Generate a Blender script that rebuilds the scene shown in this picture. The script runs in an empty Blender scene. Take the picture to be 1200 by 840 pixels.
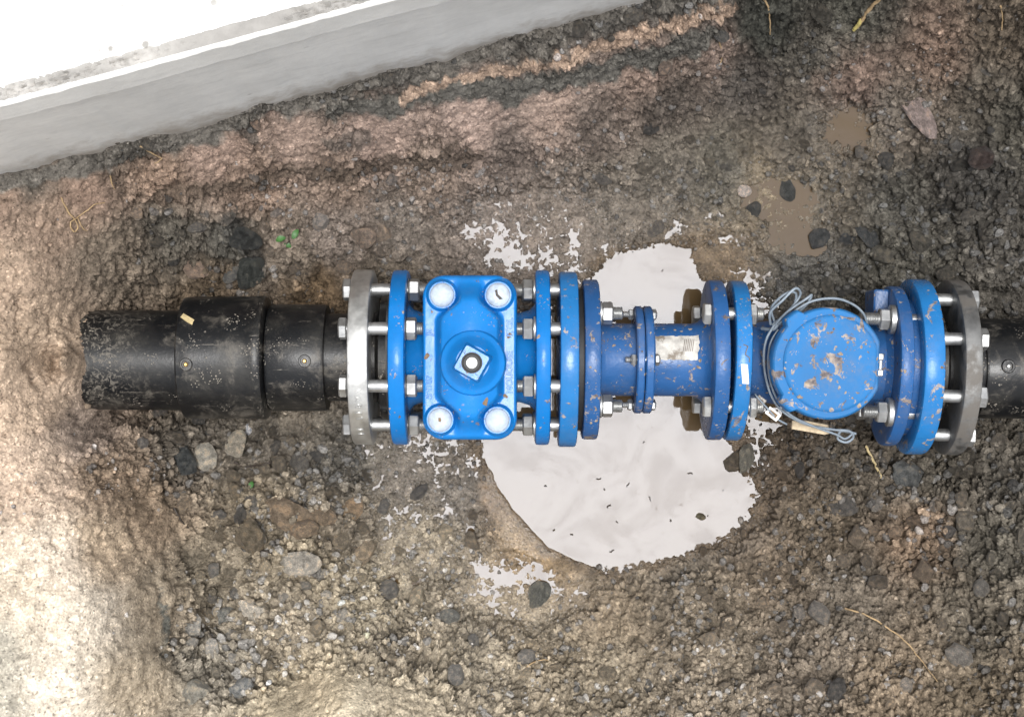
import bpy, bmesh, math, random
import numpy as np
from mathutils import Vector, Matrix, noise as mnoise

random.seed(7)
rng = np.random.default_rng(11)
SC = bpy.context.scene
COL = SC.collection
R = math.radians

# ------------------------------------------------------------------ camera, sky, sun, exposure
# metres; z = 0 is the axis of the pipeline, the camera hangs 2.1 m above it and looks straight down
D = 2.1
S = 1.07e-3                       # metres per photo pixel at the height of the axis
cam = bpy.data.cameras.new('camera')
cam.sensor_width = 36.0
cam.lens = 36.0 * D / (1200 * S)
cam.clip_start = 0.02
cam.clip_end = 500.0
cam_o = bpy.data.objects.new('camera', cam)
cam_o.location = (0, 0, D)
COL.objects.link(cam_o)
SC.camera = cam_o

SUN_TILT = R(2.5)                 # thin bright cloud almost overhead
SUN_AZ = math.atan2(-0.064, 0.096)
world = bpy.data.worlds.new('World')
SC.world = world
world.use_nodes = True
wt = world.node_tree
wt.nodes.clear()
wo = wt.nodes.new('ShaderNodeOutputWorld')
wb = wt.nodes.new('ShaderNodeBackground')
ws = wt.nodes.new('ShaderNodeTexSky')
ws.sky_type = 'NISHITA'
ws.sun_disc = False
ws.sun_elevation = R(90) - SUN_TILT
ws.sun_rotation = R(90) - SUN_AZ
ws.air_density = 1.0
ws.dust_density = 4.0
ws.ozone_density = 1.0
wh = wt.nodes.new('ShaderNodeHueSaturation')
wh.inputs['Saturation'].default_value = 0.16      # overcast: the blue is veiled
wt.links.new(ws.outputs[0], wh.inputs['Color'])
wt.links.new(wh.outputs[0], wb.inputs['Color'])
wb.inputs['Strength'].default_value = 0.15
wt.links.new(wb.outputs[0], wo.inputs['Surface'])

sun = bpy.data.lights.new('sun', 'SUN')
sun.energy = 1.5
sun.angle = R(16.0)
sun.color = (1.0, 0.985, 0.965)
sun_o = bpy.data.objects.new('sun', sun)
sd = Vector((math.sin(SUN_TILT) * math.cos(SUN_AZ), math.sin(SUN_TILT) * math.sin(SUN_AZ), math.cos(SUN_TILT)))
sun_o.rotation_euler = sd.to_track_quat('Z', 'Y').to_euler()
sun_o.location = (0, 0, 6)
COL.objects.link(sun_o)

SC.view_settings.view_transform = 'Standard'
SC.view_settings.look = 'None'
SC.view_settings.gamma = 1.0
SC.view_settings.use_curve_mapping = False
SC.view_settings.exposure = 0.8
SC.cycles.use_denoising = True
SC.cycles.max_bounces = 6
SC.cycles.caustics_reflective = False
SC.cycles.caustics_refractive = False


# ------------------------------------------------------------------ helpers
def W(px, py, z=0.0):
    """survey point: where a photo position lies in the place at height z"""
    k = S * (D - z) / D
    return Vector(((px - 600) * k, (420 - py) * k, z))


def lin(c):
    c = np.asarray(c, float) / 255.0
    return np.where(c <= 0.04045, c / 12.92, ((c + 0.055) / 1.055) ** 2.4)


def hash2(ix, iy, iz, seed):
    h = (ix.astype(np.int64) * 374761393 + iy.astype(np.int64) * 668265263 + iz.astype(np.int64) * 2147483647 + seed * 974634211) & 0xFFFFFFFF
    h = ((h ^ (h >> 13)) * 1274126177) & 0xFFFFFFFF
    h = ((h ^ (h >> 16)) * 2246822519) & 0xFFFFFFFF
    return h ^ (h >> 15)


def rnd(h, k):
    x = (h * (2654435761 + 2 * k * 40503) + k * 1013904223) & 0xFFFFFFFF
    x = ((x ^ (x >> 15)) * 2246822519) & 0xFFFFFFFF
    return ((x ^ (x >> 13)) & 0xFFFFFF) / float(0xFFFFFF)


def vnoise(x, y, scale, seed):
    """smooth value noise, -1..1"""
    x = x * scale
    y = y * scale
    ix = np.floor(x)
    iy = np.floor(y)
    fx = x - ix
    fy = y - iy
    fx = fx * fx * fx * (fx * (fx * 6 - 15) + 10)
    fy = fy * fy * fy * (fy * (fy * 6 - 15) + 10)
    z = np.zeros_like(ix)
    a = rnd(hash2(ix, iy, z, seed), 1)
    b = rnd(hash2(ix + 1, iy, z, seed), 1)
    c = rnd(hash2(ix, iy + 1, z, seed), 1)
    d = rnd(hash2(ix + 1, iy + 1, z, seed), 1)
    return ((a * (1 - fx) + b * fx) * (1 - fy) + (c * (1 - fx) + d * fx) * fy) * 2 - 1


def fbm(x, y, scale, seed, octaves=4):
    v = 0
    amp = 1.0
    tot = 0
    for o in range(octaves):
        v = v + amp * vnoise(x, y, scale * 2 ** o, seed + o * 17)
        tot += amp
        amp *= 0.55
    return v / tot


def worley(P, cell, seed):
    """nearest-cell lumps in 3D: returns F1, F2 (in cells) and a random number of the nearest cell"""
    q = P / cell
    base = np.floor(q - 0.5)
    f1 = np.full(len(P), 9.0)
    f2 = np.full(len(P), 9.0)
    rid = np.zeros(len(P))
    for dx in (0, 1):
        for dy in (0, 1):
            for dz in (0, 1):
                cx = base[:, 0] + dx
                cy = base[:, 1] + dy
                cz = base[:, 2] + dz
                h = hash2(cx, cy, cz, seed)
                ex = cx + 0.12 + 0.76 * rnd(h, 1) - q[:, 0]
                ey = cy + 0.12 + 0.76 * rnd(h, 2) - q[:, 1]
                ez = cz + 0.12 + 0.76 * rnd(h, 3) - q[:, 2]
                d = np.sqrt(ex * ex + ey * ey + ez * ez)
                r = rnd(h, 4)
                near = d < f1
                f2 = np.where(near, f1, np.minimum(f2, d))
                rid = np.where(near, r, rid)
                f1 = np.where(near, d, f1)
    return f1, f2, rid


def sstep(a, b, x):
    t = np.clip((x - a) / (b - a), 0, 1)
    return t * t * (3 - 2 * t)


# ------------------------------------------------------------------ materials
def new_mat(name):
    m = bpy.data.materials.new(name)
    m.use_nodes = True
    nt = m.node_tree
    nt.nodes.clear()
    out = nt.nodes.new('ShaderNodeOutputMaterial')
    b = nt.nodes.new('ShaderNodeBsdfPrincipled')
    nt.links.new(b.outputs[0], out.inputs['Surface'])
    return m, nt, b


class NT:
    """tiny node-building helper"""
    def __init__(self, nt):
        self.nt = nt

    def node(self, t, **kw):
        n = self.nt.nodes.new(t)
        for k, v in kw.items():
            setattr(n, k, v)
        return n

    def link(self, a, b):
        self.nt.links.new(a, b)

    def noise(self, vec, scale, detail=4, rough=0.55, dist=0.0):
        n = self.node('ShaderNodeTexNoise')
        n.inputs['Scale'].default_value = scale
        n.inputs['Detail'].default_value = detail
        n.inputs['Roughness'].default_value = rough
        n.inputs['Distortion'].default_value = dist
        if vec is not None:
            self.link(vec, n.inputs['Vector'])
        return n.outputs['Fac']

    def voronoi(self, vec, scale, feature='F1', out='Distance', rand=1.0):
        n = self.node('ShaderNodeTexVoronoi', feature=feature)
        n.inputs['Scale'].default_value = scale
        n.inputs['Randomness'].default_value = rand
        if vec is not None:
            self.link(vec, n.inputs['Vector'])
        return n.outputs[out]

    def ramp(self, fac, a, b, lo=0.0, hi=1.0):
        n = self.node('ShaderNodeMapRange')
        n.interpolation_type = 'SMOOTHSTEP'
        n.inputs['From Min'].default_value = a
        n.inputs['From Max'].default_value = b
        n.inputs['To Min'].default_value = lo
        n.inputs['To Max'].default_value = hi
        self.link(fac, n.inputs['Value'])
        return n.outputs['Result']

    def math(self, op, a, b):
        n = self.node('ShaderNodeMath', operation=op)
        for i, v in enumerate((a, b)):
            if isinstance(v, (int, float)):
                n.inputs[i].default_value = v
            else:
                self.link(v, n.inputs[i])
        return n.outputs[0]

    def mix(self, fac, a, b, mode='MIX'):
        n = self.node('ShaderNodeMix', data_type='RGBA', blend_type=mode)
        ins = (n.inputs['Factor'], n.inputs['A'], n.inputs['B'])
        ins = (n.inputs[0], n.inputs[6], n.inputs[7])
        for s_, v in zip(ins, (fac, a, b)):
            if isinstance(v, (int, float)):
                s_.default_value = v
            elif isinstance(v, (tuple, list)):
                s_.default_value = (v[0], v[1], v[2], 1)
            else:
                self.link(v, s_)
        return n.outputs[2]

    def bump(self, height, strength, dist):
        n = self.node('ShaderNodeBump')
        n.inputs['Strength'].default_value = strength
        n.inputs['Distance'].default_value = dist
        self.link(height, n.inputs['Height'])
        return n.outputs[0]

    def coord(self, which='Object'):
        n = self.node('ShaderNodeTexCoord')
        return n.outputs[which]

    def position(self):
        return self.node('ShaderNodeNewGeometry').outputs['Position']

    def attr(self, name, out='Color'):
        n = self.node('ShaderNodeAttribute')
        n.attribute_name = name
        return n.outputs[out]


def soil_material():
    m, nt, b = new_mat('soil')
    h = NT(nt)
    pos = h.position()
    col = h.attr('soil')
    wet = h.attr('wet', 'Fac')
    n1 = h.noise(pos, 60, 6, 0.65)
    n2 = h.noise(pos, 330, 5, 0.7)
    v = h.voronoi(pos, 420, out='Color')
    sep = h.node('ShaderNodeSeparateColor')
    h.link(v, sep.inputs[0])
    g = sep.outputs[0]
    f = h.ramp(n1, 0.25, 0.75, 0.66, 1.34)
    c = h.mix(1.0, col, f, 'MULTIPLY')
    f2 = h.ramp(n2, 0.3, 0.7, 0.72, 1.28)
    c = h.mix(1.0, c, f2, 'MULTIPLY')
    # pale and dark mineral grit
    c = h.mix(h.ramp(g, 0.86, 0.97, 0, 0.8), c, h.mix(1.0, c, (1.6, 1.6, 1.6), 'MULTIPLY'))
    c = h.mix(h.ramp(g, 0.12, 0.02, 0, 0.7), c, h.mix(1.0, c, (0.35, 0.35, 0.35), 'MULTIPLY'))
    h.link(c, b.inputs['Base Color'])
    r = h.ramp(wet, 0.0, 0.95, 0.95, 0.12)
    r2 = h.math('ADD', r, h.ramp(n2, 0.3, 0.7, -0.06, 0.10))
    h.link(r2, b.inputs['Roughness'])
    sp = h.ramp(wet, 0.0, 1.0, 0.12, 0.75)
    h.link(sp, b.inputs['Specular IOR Level'])
    hh = h.math('ADD', h.noise(pos, 520, 6, 0.75), h.math('MULTIPLY', h.voronoi(pos, 260), 0.9))
    fine = h.attr('fine', 'Fac')
    bn = h.bump(hh, 0.8, 0.0028)
    h.link(h.ramp(fine, 0, 1, 0.8, 0.42), bn.node.inputs['Strength'])
    h.link(bn, b.inputs['Normal'])
    return m


def stone_material():
    m, nt, b = new_mat('stone')
    h = NT(nt)
    obj = h.coord('Object')
    info = h.node('ShaderNodeObjectInfo')
    add = h.node('ShaderNodeVectorMath', operation='ADD')
    h.link(obj, add.inputs[0])
    h.link(info.outputs['Random'], add.inputs[1])
    vec = add.outputs[0]
    n1 = h.noise(vec, 2.6, 6, 0.62)
    n2 = h.noise(vec, 11, 5, 0.7)
    c = h.mix(1.0, info.outputs['Color'], h.ramp(n1, 0.3, 0.7, 0.6, 1.45), 'MULTIPLY')
    c = h.mix(1.0, c, h.ramp(n2, 0.3, 0.7, 0.72, 1.3), 'MULTIPLY')
    c = h.mix(h.ramp(n2, 0.62, 0.72, 0, 0.5), c, (0.30, 0.27, 0.23))
    c = h.mix(h.ramp(n1, 0.5, 0.62, 0, 0.6), c, h.mix(1.0, c, (1.15, 1.0, 0.82), 'MULTIPLY'))   # mud film
    h.link(c, b.inputs['Base Color'])
    h.link(h.ramp(n1, 0.35, 0.65, 0.32, 0.75), b.inputs['Roughness'])
    h.link(h.bump(h.math('ADD', n2, h.noise(vec, 30, 4, 0.7)), 0.7, 0.14), b.inputs['Normal'])
    return m


def water_material():
    m, nt, b = new_mat('muddy_water')
    h = NT(nt)
    pos = h.position()
    n = h.noise(pos, 9, 4, 0.6)
    film = h.ramp(h.noise(pos, 10, 7, 0.68, 1.2), 0.38, 0.68)
    scum = h.ramp(h.noise(pos, 40, 6, 0.72, 2.0), 0.61, 0.72, 0, 0.9)
    c = h.mix(n, (0.066, 0.043, 0.020), (0.090, 0.061, 0.031))
    c = h.mix(h.math('MULTIPLY', film, 0.15), c, (0.17, 0.15, 0.15))
    h.link(c, b.inputs['Base Color'])
    b.inputs['IOR'].default_value = 1.33
    h.link(h.math('ADD', h.ramp(film, 0, 1, 0.335, 0.255), h.math('MULTIPLY', scum, -0.12)), b.inputs['Specular IOR Level'])
    b.inputs['Specular Tint'].default_value = (0.91, 0.935, 1.0, 1)
    h.link(h.math('ADD', h.ramp(film, 0, 1, 0.015, 0.05), h.math('MULTIPLY', scum, 0.08)), b.inputs['Roughness'])
    h.link(h.bump(h.noise(pos, 26, 2, 0.5), 0.12, 0.0016), b.inputs['Normal'])
    return m


MUD = (0.24, 0.165, 0.095)


def paint(name, base, splat=0.5, rough=0.32, scale=1.0, spec=0.28, peel=0.3):
    """enamelled casting: orange-peel, mud splashes and a few worn spots"""
    m, nt, b = new_mat(name)
    h = NT(nt)
    pos = h.position()
    wn = h.node('ShaderNodeTexNoise')
    wn.inputs['Scale'].default_value = 70
    wn.inputs['Detail'].default_value = 4
    h.link(pos, wn.inputs['Vector'])
    wv_ = h.node('ShaderNodeVectorMath', operation='MULTIPLY_ADD')
    h.link(wn.outputs['Color'], wv_.inputs[0])
    wv_.inputs[1].default_value = (0.016, 0.016, 0.016)
    h.link(pos, wv_.inputs[2])
    warp = wv_.outputs[0]
    n0 = h.noise(pos, 14, 4, 0.6)
    c = h.mix(h.ramp(n0, 0.3, 0.7), tuple(x * 0.88 for x in base), tuple(min(1, x * 1.1) for x in base))
    # dried mud: fine splash dots and ragged patches
    dots = h.ramp(h.voronoi(warp, 105 * scale), 0.26, 0.17)
    gate = h.ramp(h.noise(pos, 30, 3, 0.6), 0.58 - 0.08 * splat, 0.66 - 0.08 * splat)
    dots = h.math('MULTIPLY', dots, gate)
    pn = h.noise(pos, 46 * scale, 6, 0.68, 0.6)
    patch = h.ramp(pn, 0.68 - 0.06 * splat, 0.71 - 0.06 * splat, 0, 0.85)
    fine = h.ramp(h.voronoi(warp, 260 * scale), 0.26, 0.18, 0, 0.75)
    fine = h.math('MULTIPLY', fine, h.ramp(h.noise(pos, 18, 3, 0.6), 0.55, 0.62))
    mud = h.math('MAXIMUM', h.math('MAXIMUM', dots, patch), fine)
    film = h.math('MULTIPLY', h.ramp(h.noise(pos, 22, 5, 0.7), 0.46, 0.74), 0.17 * splat)
    c = h.mix(film, c, (0.17, 0.15, 0.12))
    mc = h.mix(h.ramp(h.noise(pos, 75, 5, 0.7), 0.35, 0.65), (0.10, 0.07, 0.045), (0.38, 0.31, 0.24))
    c = h.mix(mud, c, mc)
    h.link(c, b.inputs['Base Color'])
    rr = h.math('ADD', h.ramp(mud, 0, 1, rough, 0.85), h.ramp(n0, 0.3, 0.7, -0.06, 0.08))
    h.link(rr, b.inputs['Roughness'])
    b.inputs['Specular IOR Level'].default_value = spec
    bm_ = h.math('ADD', h.math('MULTIPLY', mud, 0.8), h.noise(pos, 130, 3, 0.6))
    h.link(h.bump(bm_, peel, 0.0012), b.inputs['Normal'])
    return m


def metal(name, base, rough, mud=0.3, metallic=0.85):
    m, nt, b = new_mat(name)
    h = NT(nt)
    pos = h.position()
    n = h.noise(pos, 60, 5, 0.65)
    n2 = h.noise(pos, 18, 5, 0.65)
    c = h.mix(h.ramp(n, 0.3, 0.7), tuple(x * 0.72 for x in base), base)
    dirt = h.ramp(n2, 0.66 - 0.2 * mud, 0.78 - 0.2 * mud, 0, 0.8)
    c = h.mix(dirt, c, (0.095, 0.083, 0.07))
    h.link(c, b.inputs['Base Color'])
    h.link(h.ramp(dirt, 0, 1, metallic, 0.05), b.inputs['Metallic'])
    h.link(h.math('ADD', h.ramp(n, 0.3, 0.7, rough - 0.06, rough + 0.12), h.math('MULTIPLY', dirt, 0.35)), b.inputs['Roughness'])
    h.link(h.bump(h.noise(pos, 240, 4, 0.6), 0.18, 0.001), b.inputs['Normal'])
    return m


def plastic_black(name):
    m, nt, b = new_mat(name)
    h = NT(nt)
    pos = h.position()
    n2 = h.noise(pos, 16, 6, 0.68)
    c = h.mix(h.ramp(n2, 0.45, 0.72), (0.006, 0.0065, 0.0075), (0.022, 0.021, 0.019))
    # splashes of pale mud, more of them low on the sides and near the soil
    b.inputs['Specular IOR Level'].default_value = 0.32
    dots = h.ramp(h.voronoi(pos, 130), 0.22, 0.15)
    dots = h.math('MAXIMUM', dots, h.ramp(h.voronoi(pos, 320), 0.3, 0.2))
    dots = h.math('MULTIPLY', dots, h.ramp(h.noise(pos, 28, 4, 0.65), 0.53, 0.62, 0, 0.85))
    st = h.node('ShaderNodeMapping')
    st.inputs['Scale'].default_value = (18, 160, 160)
    h.link(pos, st.inputs['Vector'])
    scr = h.ramp(h.noise(st.outputs[0], 1.0, 5, 0.72), 0.64, 0.70, 0, 0.5)
    smear = h.ramp(h.noise(pos, 26, 8, 0.75, 0.4), 0.50, 0.72, 0, 0.40)
    sx_ = h.node('ShaderNodeSeparateXYZ')
    h.link(pos, sx_.inputs[0])
    # scraped and chalky where it was dragged through the bank
    chalk = h.math('MULTIPLY', h.ramp(sx_.outputs[0], -0.44, -0.50), h.ramp(h.noise(pos, 150, 6, 0.75, 1.0), 0.50, 0.60, 0, 0.45))
    mud = h.math('MAXIMUM', h.math('MAXIMUM', h.math('MAXIMUM', dots, scr), smear), chalk)
    c = h.mix(mud, c, (0.24, 0.215, 0.18))
    h.link(c, b.inputs['Base Color'])
    h.link(h.math('ADD', h.ramp(mud, 0, 1, 0.30, 0.85), h.ramp(n2, 0.4, 0.7, 0, 0.14)), b.inputs['Roughness'])
    h.link(h.bump(h.math('ADD', h.noise(pos, 300, 4, 0.6), mud), 0.25, 0.0008), b.inputs['Normal'])
    return m


def plain(name, base, rough=0.5, var=0.25, scale=80, metallic=0.0, dirt=0.0):
    m, nt, b = new_mat(name)
    h = NT(nt)
    pos = h.position()
    n = h.noise(pos, scale, 5, 0.65)
    c = h.mix(h.ramp(n, 0.3, 0.7), tuple(x * (1 - var) for x in base), tuple(min(1, x * (1 + var * 0.5)) for x in base))
    if dirt:
        d = h.ramp(h.noise(pos, scale * 0.6, 6, 0.7), 0.72 - 0.25 * dirt, 0.78 - 0.2 * dirt, 0, 0.8)
        c = h.mix(d, c, (0.12, 0.09, 0.06))
    h.link(c, b.inputs['Base Color'])
    b.inputs['Roughness'].default_value = rough
    b.inputs['Metallic'].default_value = metallic
    h.link(h.bump(h.noise(pos, scale * 4, 4, 0.6), 0.2, 0.001), b.inputs['Normal'])
    return m


def concrete(name, base, stain, foot=False):
    m, nt, b = new_mat(name)
    h = NT(nt)
    pos = h.position()
    n = h.noise(pos, 7, 7, 0.62)
    n2 = h.noise(pos, 90, 5, 0.7)
    st = h.node('ShaderNodeMapping')
    st.inputs['Rotation'].default_value = (0, 0, R(-15.2))
    st.inputs['Scale'].default_value = (5, 40, 60)
    h.link(pos, st.inputs['Vector'])
    n3 = h.noise(st.outputs[0], 1, 6, 0.7)
    c = h.mix(h.ramp(n, 0.3, 0.7), tuple(x * (1 - stain) for x in base), base)
    c = h.mix(h.ramp(n3, 0.5, 0.75, 0, stain * 1.6), c, tuple(x * 0.45 for x in base))
    pits = h.ramp(h.math('ADD', h.voronoi(pos, 30), h.math('MULTIPLY', n2, 0.12)), 0.22, 0.13)
    pits = h.math('MULTIPLY', pits, h.ramp(h.noise(pos, 12, 2, 0.5), 0.62 if foot else 0.48, 0.68 if foot else 0.56))
    c = h.mix(h.math('MULTIPLY', pits, 0.8), c, (0.16, 0.15, 0.13))
    c = h.mix(h.ramp(n2, 0.35, 0.75, 0, stain), c, tuple(x * 0.6 for x in base))
    if foot:        # earth splashed along the foot, lime bloom in places
        sz = h.node('ShaderNodeSeparateXYZ')
        h.link(pos, sz.inputs[0])
        low = h.math('ADD', sz.outputs[2], h.math('MULTIPLY', h.noise(pos, 34, 6, 0.7), -0.16))
        c = h.mix(h.ramp(low, 0.135, 0.04, 0, 0.75), c, (0.26, 0.22, 0.175))
        c = h.mix(h.ramp(n3, 0.40, 0.30, 0, 0.5), c, (0.72, 0.71, 0.68))
    h.link(c, b.inputs['Base Color'])
    b.inputs['Roughness'].default_value = 0.88
    b.inputs['Specular IOR Level'].default_value = 0.25
    h.link(h.bump(h.math('SUBTRACT', n2, pits), 0.3, 0.0015), b.inputs['Normal'])
    return m


M = {}
M['soil'] = soil_material()
M['stone'] = stone_material()
M['water'] = water_material()
M['blue'] = paint('blue_enamel', (0.017, 0.150, 0.39), 1.3, 0.27)
M['blue_valve'] = paint('blue_valve_enamel', (0.007, 0.150, 0.44), 0.45, 0.20, 1.0, 0.17, 0.25)
M['blue_dark'] = paint('dark_blue_enamel', (0.020, 0.085, 0.235), 1.5, 0.30, 1.0, 0.28, 0.45)
M['blue_lid'] = paint('muddy_blue_enamel', (0.020, 0.132, 0.33), 2.1, 0.5, 1.0, 0.12, 0.15)
M['steel'] = metal('galvanised_steel', (0.62, 0.62, 0.60), 0.36, 0.2)
M['steel_dirty'] = metal('dirty_galvanised_steel', (0.24, 0.24, 0.235), 0.45, 0.95)
M['zinc'] = metal('zinc_bolt', (0.50, 0.505, 0.50), 0.36, 0.25)
M['black'] = plastic_black('black_polyethylene')
M['rubber'] = plain('rubber', (0.02, 0.02, 0.021), 0.6)
M['cap'] = plain('white_cap_plastic', (0.36, 0.42, 0.49), 0.45, 0.2, 160, dirt=0.12)
M['label'] = plain('muddy_paper_label', (0.52, 0.50, 0.46), 0.7, 0.35, 70, dirt=0.9)
M['sticker'] = plain('white_sticker', (0.82, 0.80, 0.76), 0.6, 0.1)
M['print'] = plain('dark_print', (0.16, 0.13, 0.11), 0.6)
M['brass'] = plain('brass', (0.42, 0.27, 0.10), 0.35, 0.3, 80, 0.8)
M['wire'] = plain('grey_cable', (0.20, 0.24, 0.28), 0.45, 0.25)
M['wood'] = plain('pale_wood', (0.50, 0.40, 0.27), 0.8, 0.4, 60, dirt=0.3)
M['straw'] = plain('straw', (0.48, 0.38, 0.20), 0.75, 0.3)
M['root'] = plain('pale_root', (0.40, 0.28, 0.15), 0.8, 0.35)
M['root_dark'] = plain('dark_twig', (0.035, 0.026, 0.02), 0.6, 0.3)
M['leaf'] = plain('green_leaf', (0.045, 0.13, 0.03), 0.5, 0.4)
M['leaf_yellow'] = plain('yellow_root_tip', (0.55, 0.46, 0.16), 0.6, 0.3)
M['mudclod'] = plain('dried_mud', (0.20, 0.135, 0.08), 0.9, 0.4, 120)
M['mudpale'] = plain('tan_earth', (0.23, 0.175, 0.125), 0.95, 0.5, 90)
M['slab_top'] = concrete('lit_concrete', (0.80, 0.79, 0.77), 0.05)  # same concrete as the face, strong light on top put into a whiter colour
M['slab_face'] = concrete('grey_concrete', (0.68, 0.675, 0.65), 0.18, True)
M['mortar'] = concrete('crumbled_mortar', (0.50, 0.48, 0.45), 0.6)


# ------------------------------------------------------------------ mesh builder
class MB:
    def __init__(self):
        self.v = []
        self.f = []

    def add(self, verts, faces, mat=None):
        o = len(self.v)
        if mat is not None:
            verts = [tuple(mat @ Vector(p)) for p in verts]
        self.v += [tuple(p) for p in verts]
        self.f += [tuple(i + o for i in f) for f in faces]
        return self

    def lathe(self, prof, n=64, mat=None, phase=0.0, ripple=None):
        """profile of (x, r) turned about the x axis, ends closed"""
        vs, fs = [], []
        for x, r in prof:
            for k in range(n):
                a = 2 * math.pi * k / n + phase
                rr = r if ripple is None else r * (1 + ripple(a, x))
                vs.append((x, rr * math.cos(a), rr * math.sin(a)))
        m = len(prof)
        for i in range(m - 1):
            for k in range(n):
                k2 = (k + 1) % n
                fs.append((i * n + k, i * n + k2, (i + 1) * n + k2, (i + 1) * n + k))
        fs.append(tuple(reversed(range(n))))
        fs.append(tuple(range((m - 1) * n, m * n)))
        fs = [tuple(reversed(f)) for f in fs]
        return self.add(vs, fs, mat)

    def prism(self, outline, levels, mat=None):
        """outline of (x, y) stacked at levels of (z, scale), ends closed"""
        vs, fs = [], []
        n = len(outline)
        for z, s in levels:
            for (x, y) in outline:
                if callable(s):
                    q = s(x, y)
                    vs.append((q[0], q[1], z))
                else:
                    vs.append((x * s, y * s, z))
        for i in range(len(levels) - 1):
            for k in range(n):
                k2 = (k + 1) % n
                fs.append((i * n + k, i * n + k2, (i + 1) * n + k2, (i + 1) * n + k))
        fs.append(tuple(reversed(range(n))))
        fs.append(tuple(range((len(levels) - 1) * n, len(levels) * n)))
        return self.add(vs, fs, mat)

    def box(self, lo, hi, bev=0.0, mat=None):
        x0, y0, z0 = lo
        x1, y1, z1 = hi
        b = bev
        out = [(x0 + b, y0), (x1 - b, y0), (x1, y0 + b), (x1, y1 - b), (x1 - b, y1), (x0 + b, y1), (x0, y1 - b), (x0, y0 + b)]
        if b == 0:
            out = [(x0, y0), (x1, y0), (x1, y1), (x0, y1)]
        cx, cy = (x0 + x1) / 2, (y0 + y1) / 2
        kx = (x1 - x0 - 2 * b) / (x1 - x0)
        ky = (y1 - y0 - 2 * b) / (y1 - y0)
        ins = lambda x, y: (cx + (x - cx) * kx, cy + (y - cy) * ky)
        lv = [(z0, 1), (z1, 1)] if b == 0 else [(z0, ins), (z0 + b, 1), (z1 - b, 1), (z1, ins)]
        return self.prism(out, lv, mat)

    def tube(self, pts, rad, n=8, taper=None):
        P = [Vector(p) for p in pts]
        vs, fs = [], []
        up = Vector((0.13, 0.21, 0.97))
        for i, p in enumerate(P):
            t = (P[min(i + 1, len(P) - 1)] - P[max(i - 1, 0)]).normalized()
            a = t.cross(up)
            if a.length < 1e-4:
                a = t.cross(Vector((1, 0, 0)))
            a.normalize()
            b = a.cross(t)
            r = rad if taper is None else rad * (taper[0] + (taper[1] - taper[0]) * i / (len(P) - 1))
            for k in range(n):
                w = 2 * math.pi * k / n
                vs.append(tuple(p + a * r * math.cos(w) + b * r * math.sin(w)))
        for i in range(len(P) - 1):
            for k in range(n):
                k2 = (k + 1) % n
                fs.append((i * n + k, (i + 1) * n + k, (i + 1) * n + k2, i * n + k2))
        fs.append(tuple(range(n)))
        fs.append(tuple(reversed(range((len(P) - 1) * n, len(P) * n))))
        return self.add(vs, fs)

    def mesh(self, name, smooth=35):
        me = bpy.data.meshes.new(name)
        me.from_pydata(self.v, [], self.f)
        me.update()
        if smooth:
            me.polygons.foreach_set('use_smooth', [True] * len(me.polygons))
            me.set_sharp_from_angle(angle=R(smooth))
        return me


def spline(pts, per=8):
    P = [Vector(p) for p in pts]
    out = []
    for i in range(len(P) - 1):
        p0, p1, p2, p3 = P[max(i - 1, 0)], P[i], P[i + 1], P[min(i + 2, len(P) - 1)]
        for k in range(per):
            t = k / per
            out.append(0.5 * ((2 * p1) + (p2 - p0) * t + (2 * p0 - 5 * p1 + 4 * p2 - p3) * t * t + (3 * p1 - p0 - 3 * p2 + p3) * t ** 3))
    out.append(P[-1])
    return out


def obj(name, me, mat, parent=None, loc=(0, 0, 0), rot=(0, 0, 0), label=None):
    o = bpy.data.objects.new(name, me)
    COL.objects.link(o)
    if mat is not None and len(me.materials) == 0:
        me.materials.append(M[mat])
    o.location = loc
    o.rotation_euler = rot
    if parent is not None:
        o.parent = parent
    if label:
        o['label'] = label
    return o


def tag(o, label, cat, group=None):
    o['label'] = label
    o['category'] = cat
    if group:
        o['group'] = group
    return o


def thing(name, label, cat, loc=(0, 0, 0), rz=0.0, group=None):
    o = bpy.data.objects.new(name, None)
    o.empty_display_size = 0.05
    COL.objects.link(o)
    o.location = loc
    o.rotation_euler = (0, 0, rz)
    return tag(o, label, cat, group)


ROTY = Matrix.Rotation(R(-90), 4, 'Y')       # turns the x axis of a lathe upright

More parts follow.
